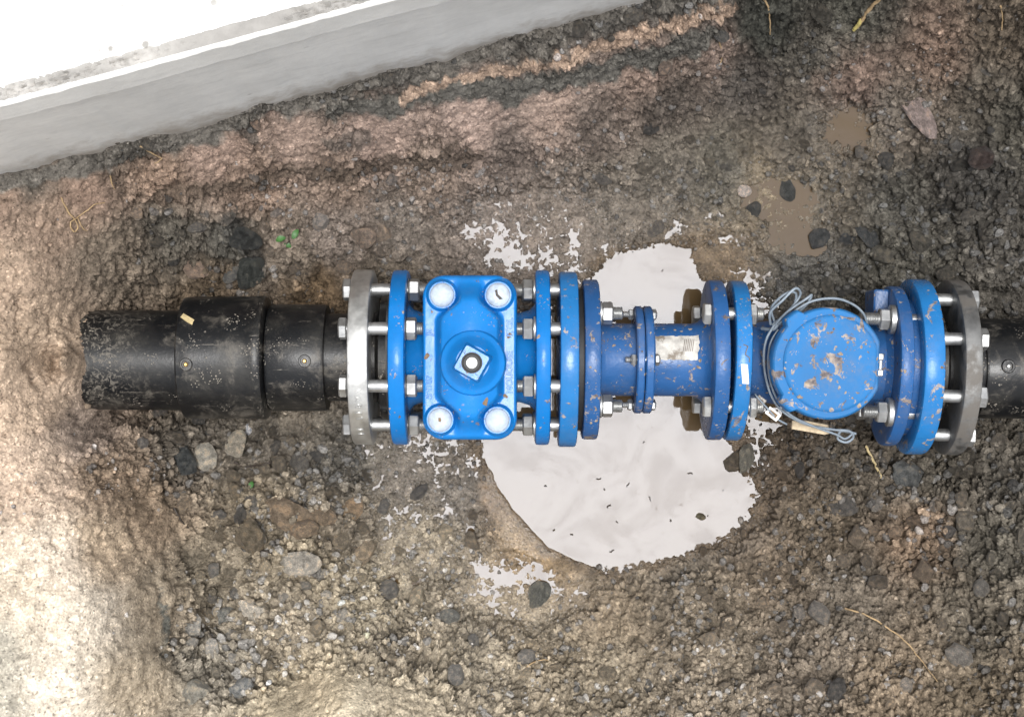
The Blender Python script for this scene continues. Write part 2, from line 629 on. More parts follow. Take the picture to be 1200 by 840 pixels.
# ------------------------------------------------------------------ the ground: one sheet with the trench dug into it
HC = [  # survey of the trench: photo x, photo y, height over the pipe axis
    (150, 300, -.01), (250, 290, -.05), (350, 290, -.08), (450, 290, -.09), (550, 290, -.10), (650, 285, -.112), (750, 275, -.115), (850, 280, -.113),
    (950, 270, -.11), (1050, 280, -.09), (1150, 260, -.06), (1260, 260, -.04),
    (150, 425, -.09), (130, 360, -.02), (130, 490, -.03), (300, 425, -.10), (450, 425, -.125), (600, 425, -.13), (740, 425, -.135), (850, 425, -.135), (980, 425, -.13),
    (1100, 425, -.125), (1200, 425, -.10), (1300, 425, -.09),
    (98, 370, .035), (90, 425, .064), (98, 482, .035), (80, 395, .078), (80, 455, .078), (70, 425, .092), (60, 425, .11), (60, 340, .11), (70, 300, .10), (20, 425, .15), (-60, 425, .18), (0, 320, .16), (5, 250, .17), (120, 250, .07),
    (200, 245, .02), (60, 500, .12), (100, 520, .07), (20, 520, .17),
    (30, 600, .19), (30, 750, .20), (100, 600, .15), (118, 700, .17), (125, 800, .18), (-60, 700, .20), (-60, 560, .19), (150, 570, .05), (165, 650, .06), (172, 760, .08),
    (205, 560, -.06), (212, 650, -.04), (214, 740, -.03), (205, 820, .03), (185, 510, -.04), (140, 515, .015),
    (300, 530, -.095), (300, 640, -.06), (300, 740, -.03), (350, 795, .0), (400, 812, .09), (430, 845, .13), (330, 845, .09), (500, 832, .06), (450, 560, -.108),
    (450, 640, -.095), (450, 740, -.06), (540, 560, -.108), (620, 690, -.107), (620, 790, -.06), (700, 750, -.08), (700, 680, -.105), (800, 690, -.09), (800, 800, -.04), (900, 560, -.105),
    (900, 640, -.09), (900, 740, -.06), (900, 820, -.02), (1000, 560, -.09), (1000, 700, -.05), (1000, 820, .02), (1100, 600, -.06), (1100, 720, -.02), (1150, 830, .05),
    (1200, 600, -.02), (1200, 750, .04), (1300, 850, .14), (1320, 650, .06), (700, 880, .0), (500, 900, .14), (900, 900, .07), (250, 900, .12), (50, 900, .2), (1100, 930, .14),
    (0, 203, .165), (150, 163, .16), (300, 110, .16), (450, 72, .16), (600, 40, .16), (720, 5, .16), (840, -25, .17), (960, -70, .24), (1100, -80, .26), (1300, -60, .28),
    (150, 205, .09), (300, 172, .06), (450, 140, .05), (600, 112, .05), (750, 72, .05), (860, 30, .05),
    (300, 225, -.02), (450, 205, -.055), (600, 185, -.065), (750, 150, -.065), (870, 90, -.05),
    (950, 60, .0), (1050, 60, .01), (1150, 60, .03), (1270, 60, .09), (950, 140, -.07), (1050, 150, -.075), (1150, 140, -.045), (1000, 5, .07), (1150, 0, .11),
    (850, 210, -.10), (650, 230, -.095), (200, 0, .14), (400, -60, .14), (0, 80, .14), (600, -100, .14), (-100, 150, .16),
]
hp = np.array([list(W(*c)) for c in HC])
XY = hp[:, :2]
dm = np.linalg.norm(XY[:, None] - XY[None], axis=2)
n_ = len(XY)
A = np.zeros((n_ + 3, n_ + 3))
A[:n_, :n_] = -np.sqrt(dm ** 2 + 0.012 ** 2) - 0.0 * np.eye(n_)
A[:n_, n_] = 1
A[:n_, n_ + 1:] = XY
A[n_, :n_] = 1
A[n_ + 1:, :n_] = XY.T
A[:n_, :n_] -= np.eye(n_) * 0.004
coef = np.linalg.solve(A, np.concatenate([hp[:, 2], np.zeros(3)]))


def base_height(x, y):
    z = np.full(x.shape, coef[n_])
    z += coef[n_ + 1] * x + coef[n_ + 2] * y
    for i in range(n_):
        z -= coef[i] * np.sqrt((x - XY[i, 0]) ** 2 + (y - XY[i, 1]) ** 2 + 0.012 ** 2)
    return z


def axis_coords(half, step, far, nfar):
    core = np.arange(-half, half + step / 2, step)
    g = half + np.cumsum(step * (far / 1.0) ** (np.arange(1, nfar + 1) / nfar * 1.0) * 1.0)
    t = np.linspace(0, 1, nfar + 1)[1:]
    g = half + (far - half) * t ** 5 + step * np.arange(1, nfar + 1)
    return np.concatenate([-g[::-1], core, g])


HX, HY, STEP = 0.735, 0.535, 0.00165
gx = axis_coords(HX, STEP, 60.0, 44)
gy = axis_coords(HY, STEP, 60.0, 44)
NX, NY = len(gx), len(gy)
X, Y = np.meshgrid(gx, gy)
x = X.ravel()
y = Y.ravel()
core = (np.abs(x) < HX + 0.02) & (np.abs(y) < HY + 0.02)
# survey inside, the trench running on to the right, level ground beyond
xc = np.clip(x, -HX - 0.1, HX + 0.1)
yc = np.clip(y, -HY - 0.1, HY + 0.1)
z = base_height(xc, yc)
out = np.maximum(np.maximum(np.abs(x) - HX - 0.02, np.abs(y) - HY - 0.02), 0)
run = sstep(0.30, 0.62, np.abs(y + 0.02)) * 0.46 - 0.08
run = np.maximum(run, sstep(1.2, 1.6, x) * 0.38)
far_level = np.where((x > 0.5) & (np.abs(y) < 0.75), run, 0.38) + 0.01 * vnoise(x, y, 3.0, 5)
z = z + (far_level - z) * sstep(0.0, 0.35, out)

U = 600 + x / (S * (D - z) / D)      # survey co-ordinates of every ground point
V = 420 - y / (S * (D - z) / D)


def poly_sdf(u, v, pts):
    """signed distance to a closed outline, negative inside"""
    d = np.full(u.shape, 1e9)
    inside = np.zeros(u.shape, bool)
    n = len(pts)
    for i in range(n):
        ax, ay = pts[i]
        bx, by = pts[(i + 1) % n]
        ex, ey = bx - ax, by - ay
        t = np.clip(((u - ax) * ex + (v - ay) * ey) / (ex * ex + ey * ey), 0, 1)
        d = np.minimum(d, np.hypot(u - ax - t * ex, v - ay - t * ey))
        c = ((ay > v) != (by > v)) & (u < (bx - ax) * (v - ay) / (by - ay + 1e-9) + ax)
        inside ^= c
    return np.where(inside, -d, d)


def line_dist(u, v, pts):
    d = np.full(u.shape, 1e9)
    for (ax, ay), (bx, by) in zip(pts[:-1], pts[1:]):
        ex, ey = bx - ax, by - ay
        t = np.clip(((u - ax) * ex + (v - ay) * ey) / (ex * ex + ey * ey), 0, 1)
        d = np.minimum(d, np.hypot(u - ax - t * ex, v - ay - t * ey))
    return d


def idw(u, v, pts, vals, power=3.2, soft=14.0):
    num = np.zeros((len(u), vals.shape[1]))
    den = np.zeros(len(u))
    for (px, py), val in zip(pts, vals):
        w = 1.0 / ((u - px) ** 2 + (v - py) ** 2 + soft ** 2) ** (power / 2)
        num += w[:, None] * val
        den += w
    return num / den[:, None]


wu = U + 16 * fbm(x, y, 14, 31, 4) + 7 * fbm(x, y, 70, 33, 3)
wv = V + 14 * fbm(x, y, 14, 41, 4) + 7 * fbm(x, y, 70, 43, 3)

# roughness of the digging: how lumpy (0 smooth, 1 coarse) and how wet the soil is
RW = [  # photo x, y, big clods, small crumbs, wet
    (40, 260, .06, .22, 0), (100, 260, .12, .3, 0), (40, 330, .05, .2, 0), (40, 450, .05, .2, 0), (60, 560, .04, .16, 0), (60, 650, .04, .14, 0), (100, 720, .04, .15, 0), (80, 800, .04, .14, 0), (165, 620, .15, .28, 0), (175, 720, .15, .25, 0), (180, 800, .15, .25, 0), (140, 540, .5, .6, .1),
    (110, 215, .07, .2, .05), (250, 175, .07, .2, .1), (350, 155, .07, .2, .1), (450, 155, .07, .2, .1), (550, 148, .07, .2, .1), (620, 130, .07, .2, .1), (700, 110, .2, .33, .1), (780, 80, .3, .5, .1), (150, 185, .6, .8, .05), (300, 125, .6, .8, .05), (400, 98, .6, .8, .05), (640, 50, .6, .8, .05), (780, 15, .6, .8, .05),
    (200, 270, .9, .9, .1), (300, 290, .9, .9, .2), (300, 215, .4, .6, .1), (420, 210, .35, .55, .1), (420, 270, .5, .7, .15), (520, 240, .4, .7, .25), (520, 190, .35, .6, .15), (600, 270, .4, .7, .7), (620, 200, .4, .6, .2), (660, 240, .4, .75, .5), (740, 220, .45, .75, .4), (740, 170, .5, .8, .2),
    (820, 240, .4, .8, .55), (870, 290, .4, .8, .75), (900, 240, .4, .7, .7), (960, 220, .5, .7, .55), (950, 290, .6, .85, .45), (1000, 130, .5, .8, .4), (1100, 70, .3, .6, .1), (1000, 80, .3, .6, .1),
    (900, 50, .4, .7, .05), (950, 170, .4, .7, .3), (1100, 200, 1.0, 1, .2), (1180, 300, 1.0, 1, .15), (1050, 300, .7, .9, .2), (1170, 120, .6, .8, .1),
    (260, 540, 1.7, 1, .55), (350, 590, 1.7, 1, .65), (300, 620, 1.5, 1, .5), (400, 620, 1.4, 1, .6), (440, 560, .8, 1, .7), (530, 560, .5, .8, .6), (330, 680, 1.2, .9, .45), (250, 740, 1.6, 1, .25), (420, 700, .8, .9, .45), (500, 650, .7, .9, .6),
    (570, 690, .5, .8, .65), (660, 690, .4, .8, .55), (500, 780, .8, .9, .15), (400, 825, .05, .25, 0), (640, 625, .05, .1, .75), (590, 560, .12, .2, .7), (700, 690, .4, .8, .4),
    (700, 780, .6, .9, .1), (850, 720, .6, .9, .1), (850, 620, .5, .8, .5), (920, 580, .6, .9, .3), (1000, 600, .9, 1, .15), (1100, 560, 1.2, 1, .15), (1180, 620, 1.1, 1, .1), (1000, 760, .6, .85, .05),
    (1150, 780, .6, .7, .03), (620, 800, .7, .9, .05), (950, 680, .6, .9, .1), (1080, 680, .8, .9, .08), (780, 760, .5, .8, .1),
]
rw = np.array([r[2:] for r in RW])
att = np.zeros((len(x), 3))
att[core] = idw(wu[core], wv[core], [r[:2] for r in RW], rw)
att[~core] = (0.4, 0.6, 0.0)
big, small, wet = att[:, 0] * 1.05, att[:, 1], att[:, 2]
small = small + 0.22 * sstep(0.35, 0.6, small)

# water: one sheet stands in the low part of the trench, two small pools lie higher
LW = -.1240
MAIN = [(566, 505), (576, 560), (598, 594), (640, 640), (690, 662), (740, 664), (800, 652), (848, 630), (880, 600), (884, 575), (872, 545), (850, 515), (872, 470), (880, 400), (868, 345), (850, 336), (822, 330), (812, 308),
        (804, 283), (745, 292), (708, 312), (690, 340), (640, 380), (590, 430)]
NETS = [  # wet crumbs standing in a film of water
    [(424, 520), (450, 510), (505, 514), (530, 530), (520, 558), (455, 560), (428, 548)],
    [(548, 672), (566, 655), (610, 655), (650, 668), (690, 682), (684, 706), (640, 728), (590, 730), (545, 712)],
    [(540, 268), (560, 240), (600, 228), (650, 232), (700, 262), (712, 300), (660, 316), (600, 310), (560, 296)],
    [(790, 270), (830, 248), (885, 240), (905, 255), (905, 330), (880, 335), (858, 306), (830, 282)],
]
THIN = [  # damp ground with only a few glints
    [(440, 560), (540, 540), (560, 600), (530, 660), (470, 700), (440, 640)],
    [(640, 220), (720, 230), (790, 240), (780, 290), (712, 306), (690, 262)],
]
HIGH = [
    ('puddle', -.1140, .0004, [(868, 226), (890, 206), (940, 208), (962, 228), (955, 262), (966, 300), (925, 304), (902, 290), (900, 262), (880, 250)]),
    ('puddle', -.0960, .0010, [(970, 135), (1000, 120), (1024, 135), (1020, 165), (990, 175), (972, 160)]),
]
near = core & (np.abs(U - 730) < 420)
jag = 9 * fbm(x[near], y[near], 26, 61, 4)


def near_sdf(outl):
    r_ = np.full(len(x), 1e3)
    r_[near] = poly_sdf(U[near] + jag, V[near] + 0.8 * jag, outl)
    return r_


sd_main = near_sdf(MAIN)
sd_net = np.min(np.array([near_sdf(q) for q in NETS]), axis=0)
sd_thin = np.min(np.array([near_sdf(q) for q in THIN]), axis=0)
sheet = poly_sdf(U, V, [(400, 490), (520, 215), (760, 215), (920, 235), (925, 560), (880, 660), (720, 700), (700, 745), (560, 750), (420, 710)])
floor_z = LW + 0.0050 + 0.004 * fbm(x, y, 12, 63, 3)
z = np.where(sheet < 30, z + (np.maximum(z, floor_z) - z) * sstep(30, 0, sheet), z)
z = z + (LW + 0.0060 - z) * sstep(26, -6, sd_thin)
z = z + (LW + 0.0019 + 0.0014 * (V > 480) * (U < 540) - z) * sstep(22, -4, sd_net)
z = z + (LW + 0.0030 - z) * sstep(34, 0, sd_main)
z = z + (LW - 0.0080 - z) * sstep(5, -10, sd_main)
sd_high = []
for name, lev, dep, outl in HIGH:
    sd_ = near_sdf(outl)
    sd_high.append(sd_)
    blend = sstep(30, 0, sd_)
    dish = lev + 0.008 - (dep + 0.008) * sstep(8, -8, sd_)
    z = z + (dish - z) * blend
pool_sdf = [sd_main, sd_net, sd_high[0], sd_high[1]]
mud = poly_sdf(U, V, [(566, 518), (580, 520), (598, 590), (640, 632), (700, 660), (690, 676), (650, 668), (600, 640), (578, 600)])  # smooth brown flat added in place of a dark reflection in the water
mud2 = poly_sdf(U, V, [(812, 292), (832, 288), (852, 300), (856, 326), (836, 334), (818, 326)])
mud_refl_m = np.maximum(sstep(10, -6, mud), sstep(9, -5, mud2))
z = z + (LW + 0.0012 - z) * sstep(9, -5, mud2)
wet = np.clip(wet + 0.45 * sstep(45, 0, np.min(pool_sdf, axis=0)) + 0.2 * sstep(20, 0, sd_thin), 0, 1)
shore = sstep(30, 4, np.min(pool_sdf, axis=0))

# mound of trodden clay at the near edge
md = np.hypot((U - 405) / 150, (V - 850) / 62)
mound = sstep(1.05, 0.75, md)
net0 = np.maximum(sstep(12, -4, sd_net), 0.6 * sstep(12, -4, sd_thin))
small = small * (1 + 0.35 * net0)
big = big * (1 - 0.5 * net0)
big *= 1 - 0.9 * mound
small *= 1 - 0.6 * mound

# slab footprint: the soil stays under the concrete
e0 = W(0, 195, .16)
e1 = W(720, 0, .16)
edge_dir = (e1 - e0).to_2d().normalized()
edge_nor = Vector((edge_dir.y, -edge_dir.x))          # towards the trench
sl = (x - e0.x) * edge_nor.x + (y - e0.y) * edge_nor.y
along = (x - e0.x) * edge_dir.x + (y - e0.y) * edge_dir.y
z = np.where(sl < 0, np.minimum(z, 0.15 + 0.02 * sstep(-.02, 0, sl)), z)

# normals of the smooth dig, then clods pushed out along them
Z2 = z.reshape(NY, NX)
dzy, dzx = np.gradient(Z2, gy, gx)
nl = np.sqrt(dzx ** 2 + dzy ** 2 + 1)
nrm = np.stack([-dzx / nl, -dzy / nl, 1 / nl], -1).reshape(-1, 3)
P = np.stack([x, y, z], -1)
disp = np.zeros(len(x))
tint = np.ones(len(x))
crev = np.zeros(len(x))
ci = np.where(core)[0]
Pc = P[ci] + 0.004 * np.stack([fbm(x[ci], y[ci], 60, 71, 3), fbm(x[ci], y[ci], 60, 72, 3), fbm(x[ci], y[ci], 60, 73, 3)], -1)
calm = 1 - 0.5 * np.maximum(sstep(24, 4, sd_main), sstep(20, 4, sd_high[0]))[ci]
for cell, amp, which, seed in ((0.040, 0.0120, 'big', 1), (0.021, 0.0085, 'big', 2), (0.0115, 0.0058, 'small', 3), (0.0066, 0.0036, 'small', 4), (0.0040, 0.0020, 'small', 5)):
    f1, f2, rid = worley(Pc, cell, seed)
    w = (big if which == 'big' else small)[ci]
    if cell < 0.005:
        w = w + 0.22 * (1 - shore[ci]) * (1 - mud_refl_m[ci])
    pres = (rid > (0.45 if which == 'big' else 0.25)).astype(float) * (0.45 + 0.55 * rid)
    edge = np.clip((f2 - f1) * 2.6, 0, 1)
    lump = pres * np.sqrt(np.clip(edge, 0, 1)) * np.clip(1.15 - f1 * f1, 0, 1.2)
    disp[ci] += amp * w * calm * (lump - 0.3)
    tint[ci] *= 1 + (rid - 0.5) * (0.34 if cell > 0.006 else 0.2) * np.minimum(w, 1)
# dry gaps between the clods
for cell, depth, seed in ((0.024, 0.0075, 21), (0.013, 0.0060, 22), (0.0078, 0.0036, 23)):
    f1, f2, rid = worley(Pc, cell, seed)
    gate = sstep(-0.25, 0.25, fbm(x[ci], y[ci], 16, seed + 300, 3) + 0.15)
    w = np.minimum(small[ci], big[ci] + 0.25) * calm * (0.35 + 0.65 * gate)
    disp[ci] -= depth * w * sstep(0.17, 0.0, f2 - f1)
    tint[ci] *= 1 + (rid - 0.5) * 0.22 * w
disp[ci] += 0.006 * fbm(x[ci], y[ci], 22, 81, 5) * (0.08 + 0.92 * sstep(0.15, 0.7, small[ci])) * (1 - 0.8 * shore[ci]) * (1 - 0.7 * mound[ci])
for cell, depth, seed in ((0.034, 0.007, 41), (0.017, 0.0045, 42)):
    f1, f2, rid = worley(Pc * np.array([1, 0.7, 1]), cell, seed)
    disp[ci] -= depth * (rid > 0.72) * sstep(0.34, 0.12, f1 + 0.12 * fbm(x[ci], y[ci], 120, seed, 2)) * sstep(0.62, 0.3, small[ci]) * (1 - mud_refl_m[ci])
f1, f2, rid = worley(Pc, 0.0125, 31)
g1, g2, rid2 = worley(Pc, 0.0072, 32)
dome = 0.0060 * np.sqrt(np.clip((f2 - f1) * 1.5, 0, 1)) * (0.45 + 0.55 * rid) + 0.0022 * np.sqrt(np.clip((g2 - g1) * 1.5, 0, 1)) * rid2
dome = dome - 0.0032 + 0.0060 * fbm(x[ci], y[ci], 24, 331, 3)
disp[ci] += (dome + 0.35 * disp[ci] - disp[ci]) * np.clip(net0[ci] * 1.2, 0, 1)
# cracks and spade marks in the smooth faces
cr = np.abs(fbm(x[ci], y[ci], 30, 91, 4))
disp[ci] -= 0.004 * sstep(0.03, 0.0, cr) * sstep(0.5, 0.25, big[ci])
pool_in = sstep(0, -14, pool_sdf[0][ci])
disp[ci] *= 1 - 0.8 * pool_in
disp[ci] *= 1 - 0.9 * mud_refl_m[ci]
P = P + nrm * disp[:, None]
# the sheet must not close over the buried concrete nor pierce it
zf = P[:, 2]

# soil colours as seen, bright left and shaded right painted in; LIGHT divides evenly
CC = [
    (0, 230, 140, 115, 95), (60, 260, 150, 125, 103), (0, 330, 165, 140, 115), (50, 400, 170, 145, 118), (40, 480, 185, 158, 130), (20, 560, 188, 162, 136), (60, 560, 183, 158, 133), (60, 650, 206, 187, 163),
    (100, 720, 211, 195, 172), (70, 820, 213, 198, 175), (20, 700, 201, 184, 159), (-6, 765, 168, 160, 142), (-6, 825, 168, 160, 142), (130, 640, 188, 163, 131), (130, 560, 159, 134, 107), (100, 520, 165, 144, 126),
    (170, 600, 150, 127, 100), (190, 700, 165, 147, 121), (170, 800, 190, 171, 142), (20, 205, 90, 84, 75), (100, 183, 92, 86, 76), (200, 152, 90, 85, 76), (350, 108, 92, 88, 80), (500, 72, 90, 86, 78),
    (620, 43, 90, 86, 78), (720, 20, 85, 80, 74), (800, 12, 85, 80, 74), (100, 215, 145, 118, 98), (250, 178, 163, 135, 116), (350, 155, 161, 135, 117), (450, 165, 163, 137, 120), (550, 148, 173, 146, 129),  # tan wall tones raised to offset the shade on its slope
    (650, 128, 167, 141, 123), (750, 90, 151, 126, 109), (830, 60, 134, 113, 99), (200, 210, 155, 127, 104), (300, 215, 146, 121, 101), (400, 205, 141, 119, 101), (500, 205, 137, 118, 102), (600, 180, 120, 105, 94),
    (700, 150, 113, 99, 88), (780, 120, 92, 82, 73), (870, 100, 84, 77, 70), (130, 300, 125, 110, 92), (200, 270, 106, 99, 87), (270, 290, 94, 90, 81), (340, 300, 129, 115, 99), (400, 280, 129, 115, 103),
    (470, 260, 121, 110, 99), (560, 260, 129, 115, 103), (650, 230, 129, 115, 101), (720, 220, 121, 110, 96), (780, 200, 112, 103, 90), (850, 200, 106, 99, 85), (450, 330, 106, 94, 78), (250, 340, 112, 94, 72),
    (370, 345, 112, 90, 62), (900, 30, 73, 73, 65), (950, 60, 92, 86, 76), (1000, 90, 128, 105, 90), (1100, 60, 132, 108, 90), (1180, 40, 109, 95, 78), (1000, 20, 92, 89, 78), (1050, 140, 109, 98, 85),
    (1150, 100, 100, 91, 78), (1000, 150, 106, 93, 75), (930, 160, 100, 91, 78), (900, 220, 125, 109, 83), (960, 230, 109, 98, 81), (1050, 230, 90, 86, 77), (1150, 200, 82, 78, 72), (1180, 300, 88, 83, 75),
    (1050, 310, 90, 86, 76), (950, 310, 87, 83, 75), (1190, 150, 88, 83, 72), (230, 520, 110, 100, 86), (300, 520, 115, 105, 90), (400, 540, 105, 98, 86), (300, 600, 135, 120, 95), (400, 600, 125, 112, 92),
    (350, 660, 150, 135, 108), (250, 680, 150, 136, 112), (250, 780, 150, 140, 122), (330, 730, 165, 150, 125), (430, 700, 165, 150, 122), (480, 560, 115, 105, 92), (540, 580, 118, 108, 95), (500, 640, 150, 136, 112),
    (480, 760, 165, 150, 125), (560, 780, 160, 146, 122), (390, 812, 208, 188, 152), (420, 832, 222, 204, 170), (340, 835, 200, 182, 148), (470, 825, 200, 182, 150), (650, 640, 142, 115, 75), (590, 560, 120, 95, 65),
    (620, 740, 150, 134, 108), (700, 700, 140, 122, 96), (700, 800, 155, 140, 115), (800, 700, 130, 116, 96), (820, 800, 145, 130, 108), (900, 560, 100, 84, 66), (900, 650, 120, 104, 84), (950, 620, 115, 100, 80),
    (1000, 560, 98, 88, 74), (1000, 700, 118, 106, 90), (950, 780, 128, 114, 96), (1100, 560, 101, 93, 80), (1180, 560, 98, 91, 80), (1080, 630, 134, 111, 87), (1170, 640, 105, 98, 85), (1150, 720, 113, 103, 87),
    (1050, 800, 143, 124, 99), (1150, 820, 128, 112, 89), (1200, 800, 119, 105, 85), (850, 590, 100, 84, 64), (834, 310, 118, 98, 72), (900, 500, 90, 76, 60),
]
LIGHT = 1.15
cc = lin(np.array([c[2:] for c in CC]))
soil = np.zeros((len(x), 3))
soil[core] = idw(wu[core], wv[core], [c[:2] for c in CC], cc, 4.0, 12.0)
nc_ = ~core
soil[nc_] = idw(np.clip(wu[nc_], -120, 1320), np.clip(wv[nc_], -100, 940), [c[:2] for c in CC], cc, 4.0, 12.0)
fade = sstep(0.0, 0.9, out)[:, None]
soil = soil * (1 - fade) + lin((150, 130, 106)) * fade * (1 + 0.25 * fbm(x, y, 4, 151, 4))[:, None]


def band(pts, width, colour, seed, strength=1.0):
    d = line_dist(wu[ci], wv[ci], pts) + 5 * fbm(x[ci], y[ci], 45, seed, 3)
    m = sstep(width, width * 0.55, d) * strength
    soil[ci] = soil[ci] * (1 - m[:, None]) + lin(colour) * m[:, None]


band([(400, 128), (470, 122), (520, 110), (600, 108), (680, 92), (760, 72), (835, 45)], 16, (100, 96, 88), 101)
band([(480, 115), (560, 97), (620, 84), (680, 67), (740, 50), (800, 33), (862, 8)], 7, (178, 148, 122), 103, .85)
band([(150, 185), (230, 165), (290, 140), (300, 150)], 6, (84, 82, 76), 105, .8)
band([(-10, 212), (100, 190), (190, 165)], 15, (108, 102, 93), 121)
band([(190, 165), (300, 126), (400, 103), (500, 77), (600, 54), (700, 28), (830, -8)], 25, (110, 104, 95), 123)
band([(480, 115), (560, 97), (620, 84), (680, 67), (740, 50), (800, 33), (862, 8)], 7, (178, 148, 122), 103, .85)
band([(285, 148), (300, 162)], 12, (84, 80, 74), 106, .7)
band([(395, 165), (430, 160)], 10, (84, 80, 74), 107, .6)
band([(185, 232), (260, 222), (330, 205), (470, 190), (560, 185)], 9, (84, 72, 60), 109, .7)
band([(270, 260), (290, 290), (310, 315)], 15, (66, 65, 62), 113, .7)
band([(195, 690), (200, 740), (205, 770)], 5, (95, 98, 92), 117, .9)
sh_ = sstep(20, 3, sd_main + 8 * fbm(x, y, 30, 141, 3)) * 0.85
soil = soil * (1 - sh_[:, None]) + lin((98, 80, 57)) * sh_[:, None]
soil *= np.clip(tint, 0.55, 1.5)[:, None]
grey = soil @ np.array([0.3, 0.55, 0.15])
soil = grey[:, None] + (soil - grey[:, None]) * 0.76
soil = np.clip(soil / LIGHT, 0.012, 0.62)

me = bpy.data.meshes.new('ground')
nf = (NX - 1) * (NY - 1)
idx = np.arange(NX * NY).reshape(NY, NX)
quads = np.stack([idx[:-1, :-1], idx[:-1, 1:], idx[1:, 1:], idx[1:, :-1]], -1).reshape(-1, 4)
me.vertices.add(len(P))
me.vertices.foreach_set('co', P.astype(np.float32).ravel())
me.loops.add(nf * 4)
me.loops.foreach_set('vertex_index', quads.astype(np.int32).ravel())
me.polygons.add(nf)
me.polygons.foreach_set('loop_start', np.arange(0, nf * 4, 4, dtype=np.int32))
me.polygons.foreach_set('use_smooth', np.ones(nf, bool))
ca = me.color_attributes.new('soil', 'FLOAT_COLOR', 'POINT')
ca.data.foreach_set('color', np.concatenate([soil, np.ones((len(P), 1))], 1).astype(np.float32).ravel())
wa = me.attributes.new('wet', 'FLOAT', 'POINT')
wa.data.foreach_set('value', wet.astype(np.float32))
wc = me.attributes.new('fine', 'FLOAT', 'POINT')
wc.data.foreach_set('value', sstep(0.6, 0.2, small).astype(np.float32))
me.update()
me.validate()
ground = obj('ground', me, 'soil')
ground['kind'] = 'structure'

# look-ups on the finished ground
CX0 = int(np.searchsorted(gx, -HX))
CY0 = int(np.searchsorted(gy, -HY))
PZ = P[:, 2].reshape(NY, NX)
SOILG = soil.reshape(NY, NX, 3)
WETG = wet.reshape(NY, NX)


def gidx(px, py):
    i = np.clip(np.round((np.asarray(px) + HX) / STEP).astype(int) + CX0, 0, NX - 1)
    j = np.clip(np.round((np.asarray(py) + HY) / STEP).astype(int) + CY0, 0, NY - 1)
    return j, i


def ground_z(px, py):
    j, i = gidx(px, py)
    return PZ[j, i]


def lay(px, py, up=0.0):
    """the ground point seen at a photo position"""
    zz = -0.08
    for _ in range(8):
        p = W(px, py, zz)
        zz = 0.5 * zz + 0.5 * float(ground_z(p.x, p.y))
    p = W(px, py, zz)
    p.z = float(ground_z(p.x, p.y)) + up
    return p


# pools: flat sheets of water lying in their dishes
SHEETS = [(LW, [(424, 500), (470, 486), (555, 470), (520, 300), (530, 232), (640, 215), (790, 222), (912, 234), (918, 560), (880, 660), (720, 690), (690, 738), (560, 742), (430, 705)])]
for name, lev, dep, outl in HIGH:
    c = np.mean(np.array(outl), axis=0)
    SHEETS.append((lev, [tuple(c + (np.array(q) - c) * (1 + 9 / np.linalg.norm(np.array(q) - c))) for q in outl]))
for lev, outl in SHEETS:
    b = MB().add([tuple(W(px, py, lev)) for px, py in outl], [tuple(reversed(range(len(outl))))])
    m_ = b.mesh('puddle', 0)
    if m_.polygons[0].normal.z < 0:
        m_.flip_normals()
    o = obj('puddle', m_, 'water')
    o['kind'] = 'structure'

# ------------------------------------------------------------------ concrete slab along the trench
slab = thing('concrete_slab', 'concrete slab with brightly lit top and grey side face along the trench edge', 'concrete slab', (e0.x, e0.y, 0), math.atan2(edge_dir.y, edge_dir.x))
TOP = 0.45


def sweep(profile_fn, x0, x1, step, closed_back=True):
    """profile_fn(t) gives a list of (offset, z); offset is positive towards the trench (local -y)"""
    ts = np.arange(x0, x1 + step / 2, step)
    vs, fs = [], []
    n = None
    for t in ts:
        pr = profile_fn(t)
        n = len(pr)
        vs += [(t, -o_, z_) for o_, z_ in pr]
    for i in range(len(ts) - 1):
        for k in range(n - 1):
            fs.append((i * n + k, (i + 1) * n + k, (i + 1) * n + k + 1, i * n + k + 1))
    fs.append(tuple(range(n)))
    fs.append(tuple(reversed(range((len(ts) - 1) * n, len(ts) * n))))
    return MB().add(vs, fs)


def nz(t, s, seed):
    return mnoise.noise(Vector((t * s, seed * 7.3, seed * 1.7)))


def edge_profile(t):
    w = 0.0012 * nz(t, 25, 1) + 0.0008 * nz(t, 90, 2)
    chip = max(0, nz(t, 38, 3) - 0.2) * 0.010
    low = 0.004 * nz(t, 12, 4)
    return [(-0.0072, 0.36), (-0.0072, TOP - 0.0012), (-0.0055 + w, TOP - 0.0006), (-0.0030 - chip * 0.4 + w, TOP + 0.0003), (-0.0010 + w, TOP - 0.002 - chip * 0.6),
            (0.0035 + w, TOP - 0.045 + low), (0.0010 + w, TOP - 0.050 + low), (0.0012 + w, TOP - 0.075 + low), (0.003 + w * 1.5, 0.30), (0.007 + 2 * w, 0.20 + low), (0.010 + 3 * w, 0.165 + 2 * low), (0.006 + 4 * w, 0.05), (-0.0072, 0.05)]


def top_profile(t):
    w = 0.0016 * nz(t, 60, 6) + 0.001 * nz(t, 170, 7)
    return [(-1.6, 0.05), (-1.6, TOP), (-0.6, TOP), (-0.1, TOP + 0.0006), (-0.0205 + w, TOP - 0.0002), (-0.0187 + w, TOP - 0.003), (-0.0182, 0.36), (-0.0182, 0.05)]


